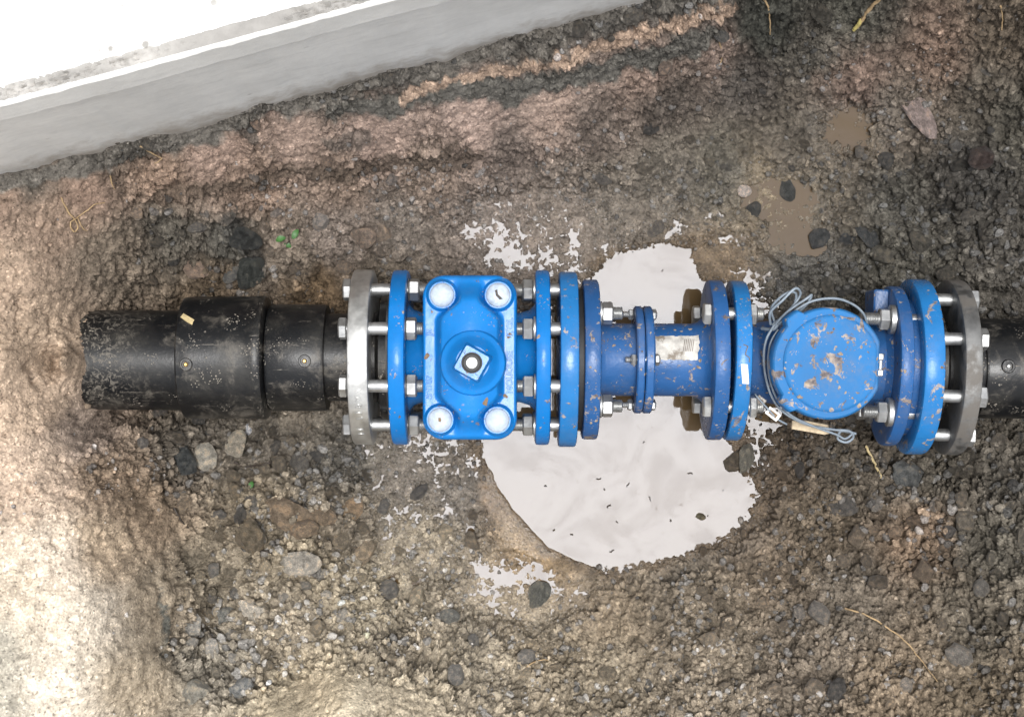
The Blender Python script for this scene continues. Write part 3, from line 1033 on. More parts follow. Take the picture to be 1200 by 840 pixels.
def mortar_profile(t):
    """crumbling joint between the top and its edge, broken away in stretches"""
    gone = max(0.0, min(1.0, 0.75 + 1.3 * nz(t, 6.5, 21) + 0.5 * nz(t, 22, 22)))
    pr = [(-0.0205, 0.36)]
    for k in range(9):
        o_ = -0.0205 + 0.0140 * k / 8
        pit = max(0.0, mnoise.noise(Vector((t * 210, k * 0.85, 4.4))) + 0.25) * 0.012 + max(0.0, mnoise.noise(Vector((t * 70, k * 0.4, 9.4)))) * 0.005
        pr.append((o_, TOP - 0.0002 - pit * gone * math.sin(math.pi * (k + 0.5) / 9)))
    return pr + [(-0.0065, 0.36)]


joint = (W(44, 118, TOP) - e0)
jt = joint.x * edge_dir.x + joint.y * edge_dir.y
obj('top_panel', sweep(top_profile, jt - 1.5, jt + 1.9, 0.0035).mesh('top_panel', 50), 'slab_top', slab)
obj('mortar_joint', sweep(mortar_profile, jt - 0.4, jt + 1.2, 0.0022).mesh('mortar_joint', 50), 'mortar', slab)
obj('edge_strip', sweep(edge_profile, jt - 1.5, jt + 1.9, 0.0035).mesh('edge_strip', 9), 'slab_face', slab)


# ------------------------------------------------------------------ stones and crumbs
def rock_dirs(sub):
    bm = bmesh.new()
    bmesh.ops.create_icosphere(bm, subdivisions=sub, radius=1.0)
    v = np.array([p.co[:] for p in bm.verts])
    f = np.array([[q.index for q in p.verts] for p in bm.faces])
    bm.free()
    return v, f


def rock_shape(v, g, planes=11, flat=0.75, rough=0.05):
    """a ball cut by random planes: a broken stone"""
    n = g.normal(size=(planes, 3))
    n /= np.linalg.norm(n, axis=1)[:, None]
    d = g.uniform(0.6, 0.95, planes)
    dots = v @ n.T
    r = np.min(np.where(dots > 0.05, d / np.maximum(dots, 0.05), 9), axis=1)
    r = np.minimum(r, 1.15) * (1 + rough * g.normal(size=len(v)))
    s = np.array([1.0, g.uniform(0.65, 0.95), g.uniform(flat - 0.15, flat + 0.1)])
    return v * r[:, None] * s


D3, F3 = rock_dirs(3)
D2, F2 = rock_dirs(2)
D1, F1 = rock_dirs(1)
g_ = np.random.default_rng(5)
ROCKS = []
for k in range(16):
    b = MB()
    vv = rock_shape(D3 if k < 8 else D2, g_, 9 + k % 6, 0.72, 0.012)
    b.add([tuple(p) for p in vv], [tuple(int(i) for i in f) for f in (F3 if k < 8 else F2)])
    ROCKS.append(b.mesh('stone_shape', 26))
    ROCKS[-1].materials.append(M['stone'])
ROUND = []
for k in range(4):
    b = MB()
    vv = D3 * np.array([1.0, 0.78, 0.6]) * (1 + 0.05 * np.sin(D3 @ g_.normal(size=3) * 3)[:, None] + 0.04 * np.sin(D3 @ g_.normal(size=3) * 5)[:, None])
    b.add([tuple(p) for p in vv], [tuple(int(i) for i in f) for f in F3])
    ROUND.append(b.mesh('pebble_shape', 60))
    ROUND[-1].materials.append(M['stone'])


def set_stone(o, p, size, yaw, colour, stretch=(1, 1, 1), tilt=0.2):
    o.location = p
    o.scale = (size * stretch[0], size * stretch[1], size * stretch[2])
    o.rotation_euler = (random.uniform(-tilt, tilt), random.uniform(-tilt, tilt), yaw)
    o.color = (colour[0], colour[1], colour[2], 1)


NAMED = [  # photo x, y, half length px, half width px, angle, colour seen, round?, sink, name, label
    (1078, 134, 29, 14, 66, (158, 134, 124), 0, .3, 'stone', 'mottled pinkish white elongated stone on the dark soil slope at upper right'),
    (922, 219, 15, 10, 75, (74, 76, 74), 0, .4, 'pebble', 'dark oval pebble standing in the upper part of the brown pool'),
    (960, 278, 11, 12, 0, (70, 72, 73), 0, .4, 'pebble', 'dark round pebble at the right end of the brown pool'),
    (995, 278, 10, 10, 20, (68, 70, 71), 0, .4, 'pebble', 'left one of two touching dark grey pebbles above the meter lid'),
    (1017, 276, 14, 12, 40, (70, 72, 73), 0, .4, 'pebble', 'right one of two touching dark grey pebbles above the meter lid'),
    (882, 245, 8, 11, 10, (72, 72, 70), 0, .4, 'pebble', 'small dark pebble at the left end of the brown pool'),
    (872, 224, 8, 7, 10, (200, 180, 165), 1, .2, 'pebble', 'tiny pale pink pebble above the brown pool'),
    (425, 276, 14, 14, 15, (140, 118, 98), 0, .25, 'stone', 'left one of a pair of tan stones above the steel ring'),
    (449, 272, 14, 12, 60, (146, 124, 102), 0, .25, 'stone', 'right one of a pair of tan stones above the steel ring'),
    (233, 315, 16, 11, 10, (150, 122, 98), 0, .3, 'stone', 'tan stone above the left end of the black coupler'),
    (296, 318, 15, 20, 20, (60, 64, 60), 0, .3, 'stone', 'dark slate stone touching the top of the black coupler'),
    (274, 321, 12, 9, -40, (105, 104, 100), 0, .3, 'stone', 'small grey stone left of the dark slate above the coupler'),
    (288, 280, 18, 14, 30, (58, 60, 58), 0, .35, 'stone', 'black angular stone half buried beside the green leaves'),
    (297, 716, 20, 14, 40, (215, 200, 175), 0, .3, 'stone', 'pale cream stone standing out in the gravel at lower left'),
    (229, 812, 19, 17, 10, (165, 158, 140), 0, .3, 'stone', 'round pale grey stone left of the smooth clay mound'),
    (282, 806, 13, 11, 30, (140, 142, 140), 0, .3, 'stone', 'blue-grey stone between the clay mound and a round stone'),
    (222, 729, 16, 13, 0, (175, 168, 155), 0, .3, 'stone', 'whitish grey stone at the foot of the left bank'),
    (268, 722, 11, 13, 0, (135, 134, 125), 0, .3, 'stone', 'grey stone just left of the pale cream stone'),
    (218, 541, 16, 13, -50, (66, 70, 70), 0, .25, 'stone', 'dark slate stone left of two pale stones under the black coupler'),
    (243, 535, 14, 15, 60, (175, 165, 145), 0, .25, 'stone', 'pale stone touching the right side of the dark slate under the coupler'),
    (277, 519, 15, 13, -50, (165, 152, 128), 0, .25, 'stone', 'pale stone below the middle of the coupler, second right of the dark slate'),
    (289, 502, 6, 7, 0, (180, 182, 190), 0, .2, 'stone', 'small bluish white stone touching the underside of the coupler'),
    (338, 602, 28, 19, 25, (140, 116, 84), 0, .35, 'stone', 'large wet brown rounded stone in the lower left rubble'),
    (355, 620, 14, 13, 60, (140, 115, 82), 0, .3, 'stone', 'brown rounded stone leaning on the large wet brown one'),
    (410, 598, 15, 14, -60, (152, 122, 82), 0, .3, 'stone', 'orange-brown angular stone in the rubble below the steel ring'),
    (378, 604, 14, 13, 0, (138, 114, 82), 0, .3, 'stone', 'brown stone between the large rounded and the angular orange-brown ones'),
    (425, 648, 15, 13, 10, (150, 128, 95), 0, .3, 'stone', 'tan stone lying below the orange-brown angular stone'),
    (632, 694, 12, 16, 5, (104, 103, 92), 0, .3, 'stone', 'grey upright stone in the small white puddle below the big one'),
    (527, 722, 11, 9, 0, (120, 118, 108), 1, .3, 'pebble', 'smooth grey pebble left of the small white puddle'),
    (817, 606, 14, 10, 0, (105, 95, 65), 1, .45, 'stone', 'muddy stone alone in the big puddle near its right shore'),
    (1152, 184, 16, 15, 0, (72, 56, 50), 0, .35, 'stone', 'reddish dark clod on the slope at the upper right'),
    (860, 540, 15, 12, 20, (92, 80, 62), 0, .35, 'stone', 'brown muddy stone at the puddle shore below the round flanges'),
    (1065, 555, 20, 16, 20, (92, 94, 92), 0, .35, 'stone', 'grey clod right below the big blue flange of the meter'),
    (875, 535, 9, 17, 10, (110, 105, 90), 0, .35, 'stone', 'grey-brown clod beside the shore below the meter'),
]
placed = []
for (px, py, hl, hw, ang, colr, rd, sink, nm, lab) in NAMED:
    p = lay(px, py)
    k = S * (D - p.z) / D
    size = hl * k
    o = bpy.data.objects.new(nm, (random.choice(ROUND) if rd else random.choice(ROCKS[:8])))
    COL.objects.link(o)
    flat = 0.8 * min(hl, hw) / hl
    ys = hw / hl / (0.78 if rd else 0.8)
    p.z += size * (0.5 - sink) * flat
    cl = lin(colr) / LIGHT * 1.3
    cl = cl.mean() + (cl - cl.mean()) * 0.6
    set_stone(o, p, size * 1.1, R(-ang), cl, (1, ys, flat * 1.3), 0.15)
    tag(o, lab, nm)
    placed.append((px, py, max(hl, hw)))

# stones that can be picked apart in the rubble: pieces of the ground
PX = rng.uniform(-HX, HX, 40000)
PY = rng.uniform(-HY, HY, 40000)
jj, ii = gidx(PX, PY)
pz = PZ[jj, ii]
pu = 600 + PX / (S * (D - pz) / D)
pv = 420 - PY / (S * (D - pz) / D)
flat_i = jj * NX + ii
bigv = big[flat_i]
minsd = np.min(np.array([q[flat_i] for q in pool_sdf]), axis=0)
slv = sl[flat_i]
corridor = (np.abs(pv - 424) < 85) & (pu > 100)
ok = (pu > -5) & (pu < 1205) & (pv > -5) & (pv < 845) & (slv > 0.012) & (minsd > 6) & (mud_refl_m[flat_i] < 0.1)
prob = np.clip(bigv, 0, 1.5) ** 2.6 * 0.6 * np.where(corridor, 0.4, 1.0) * (1 - mound[flat_i])
pick = np.where(ok & (rng.random(len(PX)) < prob))[0]
count = 0
for i in pick:
    if count >= 290:
        break
    rad = float(rng.uniform(4.8, 8.0) * (1 + 1.1 * rng.random() ** 3) * (0.85 + 0.35 * bigv[i]))       # px
    if any((pu[i] - a) ** 2 + (pv[i] - b_) ** 2 < (0.95 * (rad + c)) ** 2 for a, b_, c in placed):
        continue
    placed.append((pu[i], pv[i], rad))
    size = rad * S * (D - pz[i]) / D
    o = bpy.data.objects.new('stone', ROCKS[int(rng.integers(0, 16))])
    COL.objects.link(o)
    o.parent = ground
    base = SOILG[jj[i], ii[i]]
    gr = base.mean()
    t = rng.random()
    if t < 0.12:
        colr = (0.35 * base + 0.65 * gr) * rng.uniform(0.6, 0.9)
    elif t < (0.3 if pu[i] > 450 or pv[i] < 500 else 0.5):
        colr = (0.5 * base + 0.5 * gr) * rng.uniform(1.15, 1.55)
    else:
        colr = base * rng.uniform(0.8, 1.25)
    set_stone(o, (PX[i], PY[i], pz[i] + size * rng.uniform(0.0, 0.35)), size * 1.12, rng.uniform(0, 6.28), colr, (1, 1, rng.uniform(0.7, 1.0)), 0.5)
    count += 1

# crumbs and grit nobody could count
NC = 80000
qx = rng.uniform(-HX + .01, HX - .01, NC)
qy = rng.uniform(-HY + .01, HY - .01, NC)
jj, ii = gidx(qx, qy)
qz = PZ[jj, ii]
fi = jj * NX + ii
sdm = np.min(np.array([q[fi] for q in pool_sdf]), axis=0)
clump = 0.42 + 1.5 * fbm(qx, qy, 13, 201, 4)
pr = np.clip((small[fi] - 0.25) * 1.4, 0.04, 1) * (1 - 0.35 * net0[fi]) * np.clip(clump, 0.08, 1) * (sd_main[fi] > np.where(rng.random(NC) < 0.12, -13, -1)) * ((np.minimum(sd_high[0], sd_high[1])[fi] > -1)) * (sl[fi] > 0.008) * (1 - mud_refl_m[fi]) * (1 - 0.9 * mound[fi])
sel = np.where(rng.random(NC) < pr)[0]
rr = 0.0013 + 0.0068 * rng.random(len(sel)) ** 2.3 * (0.35 + 0.6 * np.minimum(big[fi[sel]], 1.1))
shapes1 = [rock_shape(D1, g_, 8, 0.75, 0.10) for _ in range(24)]
shapes2 = [rock_shape(D2, g_, 10, 0.75, 0.035) for _ in range(24)]


def crumb_mesh(rows, radii, shapes, faces):
    nv = len(shapes[0])
    n = len(rows)
    sh = np.array(shapes)[rng.integers(0, len(shapes), n)]
    # random turn about a random axis
    q = rng.normal(size=(n, 4))
    q /= np.linalg.norm(q, axis=1)[:, None]
    w_, a_, b_, c_ = q.T
    Rm = np.stack([1 - 2 * (b_ * b_ + c_ * c_), 2 * (a_ * b_ - w_ * c_), 2 * (a_ * c_ + w_ * b_),
                   2 * (a_ * b_ + w_ * c_), 1 - 2 * (a_ * a_ + c_ * c_), 2 * (b_ * c_ - w_ * a_),
                   2 * (a_ * c_ - w_ * b_), 2 * (b_ * c_ + w_ * a_), 1 - 2 * (a_ * a_ + b_ * b_)], -1).reshape(n, 3, 3)
    vv = np.einsum('nij,nvj->nvi', Rm, sh) * radii[:, None, None]
    ctr = np.stack([qx[rows], qy[rows], qz[rows] + radii * rng.uniform(-0.1, 0.5, n)], -1)
    vv = (vv + ctr[:, None]).reshape(-1, 3)
    ff = (np.asarray(faces)[None] + (np.arange(n) * nv)[:, None, None]).reshape(-1, 3)
    base = soil[fi[rows]]
    gr = base.mean(axis=1, keepdims=True)
    k = rng.random((n, 1))
    col = np.where(k < 0.3, (0.35 * base + 0.65 * gr) * rng.uniform(0.6, 1.7, (n, 1)), base * rng.uniform(0.65, 1.4, (n, 1)))
    col = np.repeat(np.clip(col, 0.01, 0.6), nv, axis=0)
    me = bpy.data.meshes.new('crumbs')
    me.vertices.add(len(vv))
    me.vertices.foreach_set('co', vv.astype(np.float32).ravel())
    me.loops.add(len(ff) * 3)
    me.loops.foreach_set('vertex_index', ff.astype(np.int32).ravel())
    me.polygons.add(len(ff))
    me.polygons.foreach_set('loop_start', np.arange(0, len(ff) * 3, 3, dtype=np.int32))
    ca = me.color_attributes.new('soil', 'FLOAT_COLOR', 'POINT')
    ca.data.foreach_set('color', np.concatenate([col, np.ones((len(col), 1))], 1).astype(np.float32).ravel())
    wa = me.attributes.new('wet', 'FLOAT', 'POINT')
    wa.data.foreach_set('value', np.repeat(np.clip(wet[fi[rows]] * rng.uniform(.5, 1.1, n), 0, 1), nv).astype(np.float32))
    me.update()
    me.validate()
    me.shade_flat()
    return me


small_rows = rr < 0.0032
for nm, mask, shp, fc in (('soil_crumbs', small_rows, shapes1, F1), ('gravel', ~small_rows, shapes2, F2)):
    o = obj(nm, crumb_mesh(sel[mask], rr[mask], shp, fc), 'soil')
    o['kind'] = 'stuff'
    o['label'] = 'fine crumbs of earth strewn over the trench floor' if nm == 'soil_crumbs' else 'loose gravel and small clods on the trench floor'
    o['category'] = 'gravel'
print('stones', count, 'crumbs', len(sel), small_rows.sum())


# ------------------------------------------------------------------ the pipeline (axis along x)
def ring_profile(x0, x1, r, bev=0.0022, inner=0.0):
    return [(x0, r - 0.010), (x0, r - bev), (x0 + bev * 0.3, r - bev * 0.3), (x0 + bev, r), (x1 - bev, r), (x1 - bev * 0.3, r - bev * 0.3), (x1, r - bev), (x1, r - 0.010)]


def hexm(x0, x1, af, name, turn=0.0):
    r = af / 2 / math.cos(R(30))
    c = 0.0016
    return MB().lathe([(x0, r * 0.86), (x0 + c, r), (x1 - c, r), (x1, r * 0.86)], 6, None, turn).mesh(name, 20)


def shank(x0, x1, r, thread=None):
    pr = [(x0, r * 0.8), (x0 + 0.001, r)]
    if thread:
        t0, t1 = thread
        if t0 > x0 + 0.002:
            pr.append((t0, r))
        n = int((t1 - t0) / 0.0019)
        for i in range(n):
            xx = t0 + (t1 - t0) * i / n
            pr += [(xx + 0.0003, r * 0.90), (xx + 0.0011, r * 1.02)]
    pr += [(x1 - 0.001, r), (x1, r * 0.8)]
    return MB().lathe(pr, 20).mesh('bolt', 40)


def washer_mesh(x0, x1, r):
    return MB().lathe([(x0, r * 0.97), (x0 + 0.0003, r), (x1 - 0.0003, r), (x1, r * 0.97)], 28).mesh('washer', 30)


_bolt_cache = {}


def bolt_circle(parent, key, pcd_r, angles, x_sh, r_sh, hexes, washers=(), thread=None, mat='zinc', af=0.024):
    """each bolt is a part; its head, nut and washers are its own pieces"""
    if key not in _bolt_cache:
        _bolt_cache[key] = (shank(x_sh[0], x_sh[1], r_sh, thread),
                            [(nm, hexm(a, b_, af, nm)) for nm, a, b_ in hexes],
                            [washer_mesh(a, b_, r_) for a, b_, r_ in washers])
    sh, hx, wa_ = _bolt_cache[key]
    for a in angles:
        yy = pcd_r * math.cos(R(a))
        zz = pcd_r * math.sin(R(a))
        tw = random.uniform(0, 1.05)
        b_ = obj('bolt', sh, mat, parent, (random.uniform(-.0008, .0008), yy, zz), (tw, 0, 0))
        for nm, m_ in hx:
            obj(nm, m_, mat, b_, (0, 0, 0), (random.uniform(0, 1.05), 0, 0))
        for m_ in wa_:
            obj('washer', m_, mat, b_)


EIGHT = [22.5 + 45 * k for k in range(8)]
FOUR = [45 + 90 * k for k in range(4)]


def text_mesh(body, size, depth, name):
    cu = bpy.data.curves.new(name, 'FONT')
    cu.body = body
    cu.size = size
    cu.extrude = depth
    cu.bevel_depth = depth * 0.45
    cu.bevel_resolution = 1
    cu.align_x = 'CENTER'
    cu.align_y = 'CENTER'
    cu.resolution_u = 3
    t = bpy.data.objects.new(name, cu)
    COL.objects.link(t)
    bpy.context.view_layer.update()
    m_ = bpy.data.meshes.new_from_object(t.evaluated_get(bpy.context.evaluated_depsgraph_get()))
    bpy.data.objects.remove(t)
    return m_


def wavy(a, x_):
    return 0.004 * mnoise.noise(Vector((x_ * 30, math.cos(a) * 1.6, math.sin(a) * 1.6)))


# --- left plastic pipe
pipe_l = thing('plastic_pipe', 'scratched black plastic pipe coming out of the left bank', 'pipe', (0, -0.0045, -0.004), R(-0.3))
obj('pipe_wall', MB().lathe([(-0.80, 0.058), (-0.80, 0.0625)] + [(-0.78 + 0.02 * k, 0.0625) for k in range(20)] + [(-0.395, 0.0625), (-0.395, 0.05)], 64, None, 0, wavy).mesh('pipe_wall', 30), 'black', pipe_l)

# --- electrofusion coupler
coup = thing('pipe_coupler', 'muddy black plastic coupler with a swollen left half and two brass-tipped terminals', 'coupler', (0, 0.001, 0))


def dent(a, x_):
    k = math.exp(-((x_ + 0.312) / 0.012) ** 2) * math.exp(-((a - 1.05) / 0.55) ** 2)
    return 0.003 * mnoise.noise(Vector((x_ * 25, math.cos(a) * 2, math.sin(a) * 2))) + 0.035 * k


xs = [-0.409, -0.4088, -0.407, -0.4] + [-0.4 + 0.006 * k for k in range(1, 14)] + [-0.316, -0.310, -0.306, -0.3035]
rs = [0.066, 0.0735, 0.0755, 0.076] + [0.0765] * 13 + [0.077, 0.0775, 0.076, 0.066]
obj('sleeve', MB().lathe(list(zip(xs, rs)), 72, None, 0, dent).mesh('sleeve', 35), 'black', coup)
obj('collar', MB().lathe([(-0.302, 0.060), (-0.3018, 0.0655), (-0.299, 0.0668), (-0.234, 0.0668), (-0.2305, 0.0655), (-0.230, 0.058)], 72, None, 0, wavy).mesh('collar', 35), 'black', coup)
for (px, py, rz_) in ((218, 427, 0.0765), (357, 423, 0.0668)):
    p = W(px, py, rz_)
    t = obj('terminal', MB().lathe([(0, 0.0075), (0.0025, 0.0078), (0.0035, 0.0070), (0.0035, 0.0052), (0.0008, 0.0050)], 28, ROTY).mesh('terminal', 30), 'black', coup, (p.x, p.y - 0.001, rz_ - 0.0012))
    obj('pin', MB().lathe([(0, 0.0028), (0.003, 0.0028), (0.0042, 0.0016)], 16, ROTY).mesh('pin', 30), 'brass', t, (0, 0, 0.0005))

# --- left flange adapter: black stub end, steel backing ring
adl = thing('flange_adapter', 'black stub pipe with a bright galvanised steel ring bolted to the gate valve', 'flange adapter', (0, 0.0015, 0))
obj('stub', MB().lathe([(-0.236, 0.045), (-0.236, 0.0545), (-0.206, 0.055), (-0.168, 0.056), (-0.163, 0.066), (-0.162, 0.077), (-0.1525, 0.078), (-0.1525, 0.05)], 64).mesh('stub', 30), 'black', adl)
rg = obj('backing_ring', MB().lathe(ring_profile(-0.197, -0.172, 0.1095, 0.003), 96).mesh('backing_ring', 30), 'steel', adl, label='galvanised steel backing ring with stamped marks')
for k, ch in enumerate('VARIT II'):
    if ch == ' ':
        continue
    a = R(68 - k * 5.2)
    m_ = text_mesh(ch, 0.0105, 0.0006, 'letter')
    rr_ = 0.1097
    o = obj('letter', m_, 'steel', rg, (-0.1845, -rr_ * math.cos(a), rr_ * math.sin(a)))
    nrm_ = Vector((0, -math.cos(a), math.sin(a)))
    yax = Vector((1, 0, 0))
    xax = yax.cross(nrm_)
    o.matrix_basis = Matrix.Translation(o.location) @ Matrix((xax, yax, nrm_)).transposed().to_4x4()
bolt_circle(adl, 'left8', 0.090, EIGHT, (-0.199, -0.098), 0.0078, [('head', -0.2085, -0.198), ('nut', -0.1275, -0.1145)], [(-0.1283, -0.1276, 0.0145)], (-0.125, -0.099))
gk = MB().lathe([(-0.1523, 0.084), (-0.1521, 0.0865), (-0.1492, 0.0865), (-0.1490, 0.084)], 72, None, 0, lambda a, x_: 0.10 * math.exp(-((a - 0.95) / 0.22) ** 2) + 0.05 * math.exp(-((a - 1.35) / 0.1) ** 2))
obj('gasket', gk.mesh('gasket', 30), 'rubber', adl)

# --- gate valve
VX = -0.0505
valve = thing('gate_valve', 'bright blue cast gate valve with a square stem cap and four white bolt caps', 'gate valve', (VX, 0.0012, 0))
obj('flange', MB().lathe(ring_profile(-0.1487 - VX, -0.1284 - VX, 0.1095, 0.004), 96).mesh('flange', 30), 'blue_valve', valve)
obj('flange', MB().lathe(ring_profile(0.0284 - VX, 0.0467 - VX, 0.1095, 0.004), 96).mesh('flange', 30), 'blue_valve', valve)


def rr_outline(hx, hy, rad, n=10):
    pts = []
    for cx, cy, a0 in ((hx - rad, hy - rad, 0), (-hx + rad, hy - rad, 90), (-hx + rad, -hy + rad, 180), (hx - rad, -hy + rad, 270)):
        for k in range(n + 1):
            a = R(a0 + 90 * k / n)
            pts.append((cx + rad * math.cos(a), cy + rad * math.sin(a)))
    return pts


b = MB()
b.lathe([(-0.1284 - VX - 0.001, 0.05), (-0.1284 - VX - 0.001, 0.068), (-0.1284 - VX + 0.006, 0.060), (-0.06, 0.056), (0.06, 0.056), (0.0284 - VX - 0.006, 0.060), (0.0284 - VX + 0.001, 0.068), (0.0284 - VX + 0.001, 0.05)], 56)
obj('body', b.mesh('body', 40), 'blue_valve', valve)
b = MB().prism(rr_outline(0.046, 0.085, 0.03), [(-0.085, lambda x_, y_: (x_ * 0.6, y_ * 0.55)), (-0.06, lambda x_, y_: (x_ * 0.95, y_ * 0.8)), (0.04, 1.0), (0.072, lambda x_, y_: (x_ * 1.08, y_ * 1.06)), (0.084, lambda x_, y_: (x_ * 1.14, y_ * 1.10))])
obj('chamber', b.mesh('chamber', 50), 'blue_valve', valve)

PL = 0.102          # height of the bonnet plate


def bonnet_z(x_, y_):
    ay = abs(y_)
    ax = abs(x_)
    # barrel: broad in the middle, pinched between the corner bolts
    t = min(max((ay - 0.043) / 0.028, 0), 1)
    t = t * t * (3 - 2 * t)
    w = 0.0410 * (1 - t) + 0.0175 * t
    e = min(max((w - ax) / 0.0085, 0), 1)
    e = e * e * (3 - 2 * e)
    hgt = 0.034 - 0.013 * (ax / 0.04) ** 2 - 0.008 * (ay / 0.07) ** 2
    end = min(max((ay - 0.066) / 0.028, 0), 1)
    end = end * end * (3 - 2 * end)
    z_ = hgt * e * (1 - 0.93 * end)
    return PL + z_


ring = rr_outline(0.0565, 0.0985, 0.026, 12)
dense = []
for i in range(len(ring)):
    a_, c_ = Vector(ring[i] + (0,)), Vector(ring[(i + 1) % len(ring)] + (0,))
    n = max(1, int((c_ - a_).length / 0.003))
    for k in range(n):
        q = a_.lerp(c_, k / n)
        dense.append((q.x, q.y))
vs, fs = [], []
lev = [0.02 + 0.93 * (k / 44) for k in range(45)]
nn = len(dense)
for t in lev:
    for (a_, c_) in dense:
        vs.append((a_ * t, c_ * t, bonnet_z(a_ * t, c_ * t)))
for t, dz in ((0.972, -0.0012), (0.99, -0.004), (1.0, -0.009), (1.0, -0.017), (0.985, -0.019)):
    for (a_, c_) in dense:
        vs.append((a_ * t, c_ * t, PL + dz))
for i in range(len(lev) + 4):
    for k in range(nn):
        k2 = (k + 1) % nn
        fs.append((i * nn + k, (i + 1) * nn + k, (i + 1) * nn + k2, i * nn + k2))
fs.append(tuple(range(nn)))
b = MB().add(vs, fs)
bon = obj('bonnet', b.mesh('bonnet', 50), 'blue_valve', valve)
for (ax, ay) in ((-0.0325, 0.074), (0.034, 0.074), (-0.035, -0.074), (0.033, -0.0745)):
    bs = obj('bolt_boss', MB().lathe([(0, 0.0205), (0.003, 0.0185), (0.0075, 0.0172), (0.0095, 0.0158)], 32, ROTY).mesh('bolt_boss', 30), 'blue_valve', valve, (ax, ay, PL - 0.001))
    cp = obj('cap', MB().lathe([(0, 0.0143), (0.0012, 0.0143), (0.0030, 0.0128), (0.0044, 0.0095), (0.0050, 0.005), (0.0052, 0.001)], 32, ROTY).mesh('cap', 40), 'cap', valve, (ax, ay, PL + 0.0087), label='white plastic bolt cap')
    if ax > 0 and ay > 0:
        t = MB().prism([(-.004, .006), (-.001, .007), (0, .001), (.006, -.005), (.002, -.006), (-.003, -.001)], [(0.0042, 1), (0.0058, 0.8)])
        obj('mud_chip', t.mesh('mud_chip', 0), 'root_dark', cp)
    if ax < 0 and ay < 0:
        t = MB().prism([(-.002, .003), (.001, .003), (.002, 0), (.001, -.003), (-.002, -.002)], [(0.0044, 1), (0.0058, 0.8)])
        obj('mud_chip', t.mesh('mud_chip', 0), 'mudclod', cp)
sx, sy = 0.0045, -0.0062
st = obj('stem_collar', MB().lathe([(0, 0.0395), (0.005, 0.0388), (0.0085, 0.0372), (0.0098, 0.0350), (0.0104, 0.0330), (0.0125, 0.0305), (0.0160, 0.0275), (0.0200, 0.0245), (0.0245, 0.0215), (0.0265, 0.0195)], 56, ROTY).mesh('stem_collar', 30), 'blue_valve', valve, (sx, sy, PL + 0.026))
cap_ = obj('stem_cap', MB().prism(rr_outline(0.0168, 0.0168, 0.0028, 4), [(0.012, 1.1), (0.03, 1.06), (0.052, 0.96), (0.0545, 0.90)]).mesh('stem_cap', 30), 'blue_valve', valve, (sx, sy, PL + 0.026), (0, 0, R(-29)))
wsh = obj('washer', MB().lathe([(0, 0.0122), (0.0016, 0.0120), (0.002, 0.0105), (0.0012, 0.0095), (0.0012, 0.0065)], 36, ROTY).mesh('washer', 30), 'rubber', cap_, (0, 0, 0.0543))
obj('screw', MB().lathe([(0, 0.0070), (0.0028, 0.0068), (0.0034, 0.0058), (0.0034, 0.0038), (0.0018, 0.0034)], 24, ROTY).mesh('screw', 30), 'zinc', cap_, (0, 0, 0.0548))
for ch, lx, ly, size in (('NOUOUSE', 0.0478, -0.018, 0.0105), ('ITOL', 0.0482, 0.036, 0.0105), ('EN107', -0.0490, -0.036, 0.0105), ('JS', -0.0485, 0.030, 0.0105)):
    obj('cast_letters', text_mesh(ch, size, 0.0009, 'cast_letters'), 'blue_valve', bon, (lx, ly, PL + 0.0003), (0, 0, R(90)))
for (px, py, sc_) in ((500, 417, 1.0), (569, 470, 1.25), (597, 393, 0.9), (592, 464, 0.8)):
    p = W(px, py, PL + 0.004)
    lx, ly = p.x - VX, p.y - 0.0012
    zz = bonnet_z(lx, ly)
    o = obj('mud_spot', ROCKS[12].copy(), None, bon, (lx, ly, zz), (0, 0, random.random() * 6))
    o.data.materials.clear()
    o.data.materials.append(M['mudclod'])
    o.scale = (0.0045 * sc_, 0.0045 * sc_, 0.0018)
bolt_circle(valve, 'valve8', 0.090, EIGHT, (0.0 - VX, 0.0620 - VX), 0.0078, [('nut', 0.0125 - VX, 0.0255 - VX)], [(0.0257 - VX, 0.0283 - VX, 0.0150)], (0.001 - VX, 0.028 - VX))

# --- dismantling joint: reducing flange, two sliding halves clamped by a small flange pair
JY = -0.0010
jn = thing('dismantling_joint', 'blue dismantling joint with a narrow waist and small flange pair above the puddle', 'pipe joint', (0.0578, JY, 0), R(-0.3))
J0 = 0.0578


def jl(name, prof, mat, n=96, lab=None, ang=30):
    return obj(name, MB().lathe([(a - J0, r_) for a, r_ in prof], n).mesh(name, ang), mat, jn, label=lab)


jl('reducing_flange', ring_profile(0.0578, 0.0803, 0.1095, 0.003), 'blue', lab='light blue reducing flange')
jl('gasket', [(0.0801, 0.07), (0.0801, 0.088), (0.0872, 0.088), (0.0872, 0.07)], 'rubber')
jl('flange', ring_profile(0.0873, 0.107, 0.1, 0.003), 'blue_dark')
jl('sleeve', [(0.106, 0.040), (0.106, 0.052), (0.110, 0.0475), (0.116, 0.0455), (0.153, 0.0455), (0.153, 0.040)], 'blue_dark')
fr = lambda x0, x1, r_: [(x0, r_ - 0.012), (x0, r_ - 0.0016), (x0 + 0.0016, r_), (x1 - 0.0016, r_), (x1, r_ - 0.0016), (x1, r_ - 0.012)]
jl('clamp_flange', fr(0.1525, 0.1622, 0.0672), 'blue_dark', 64)
jl('clamp_flange', fr(0.1634, 0.1740, 0.0672), 'blue_dark', 64)
jl('spigot', [(0.1735, 0.040), (0.1735, 0.0455), (0.224, 0.0455), (0.232, 0.0475), (0.239, 0.054), (0.2435, 0.064), (0.2435, 0.040)], 'blue_dark')
jl('flange', ring_profile(0.2430, 0.262, 0.1, 0.003), 'blue_dark')
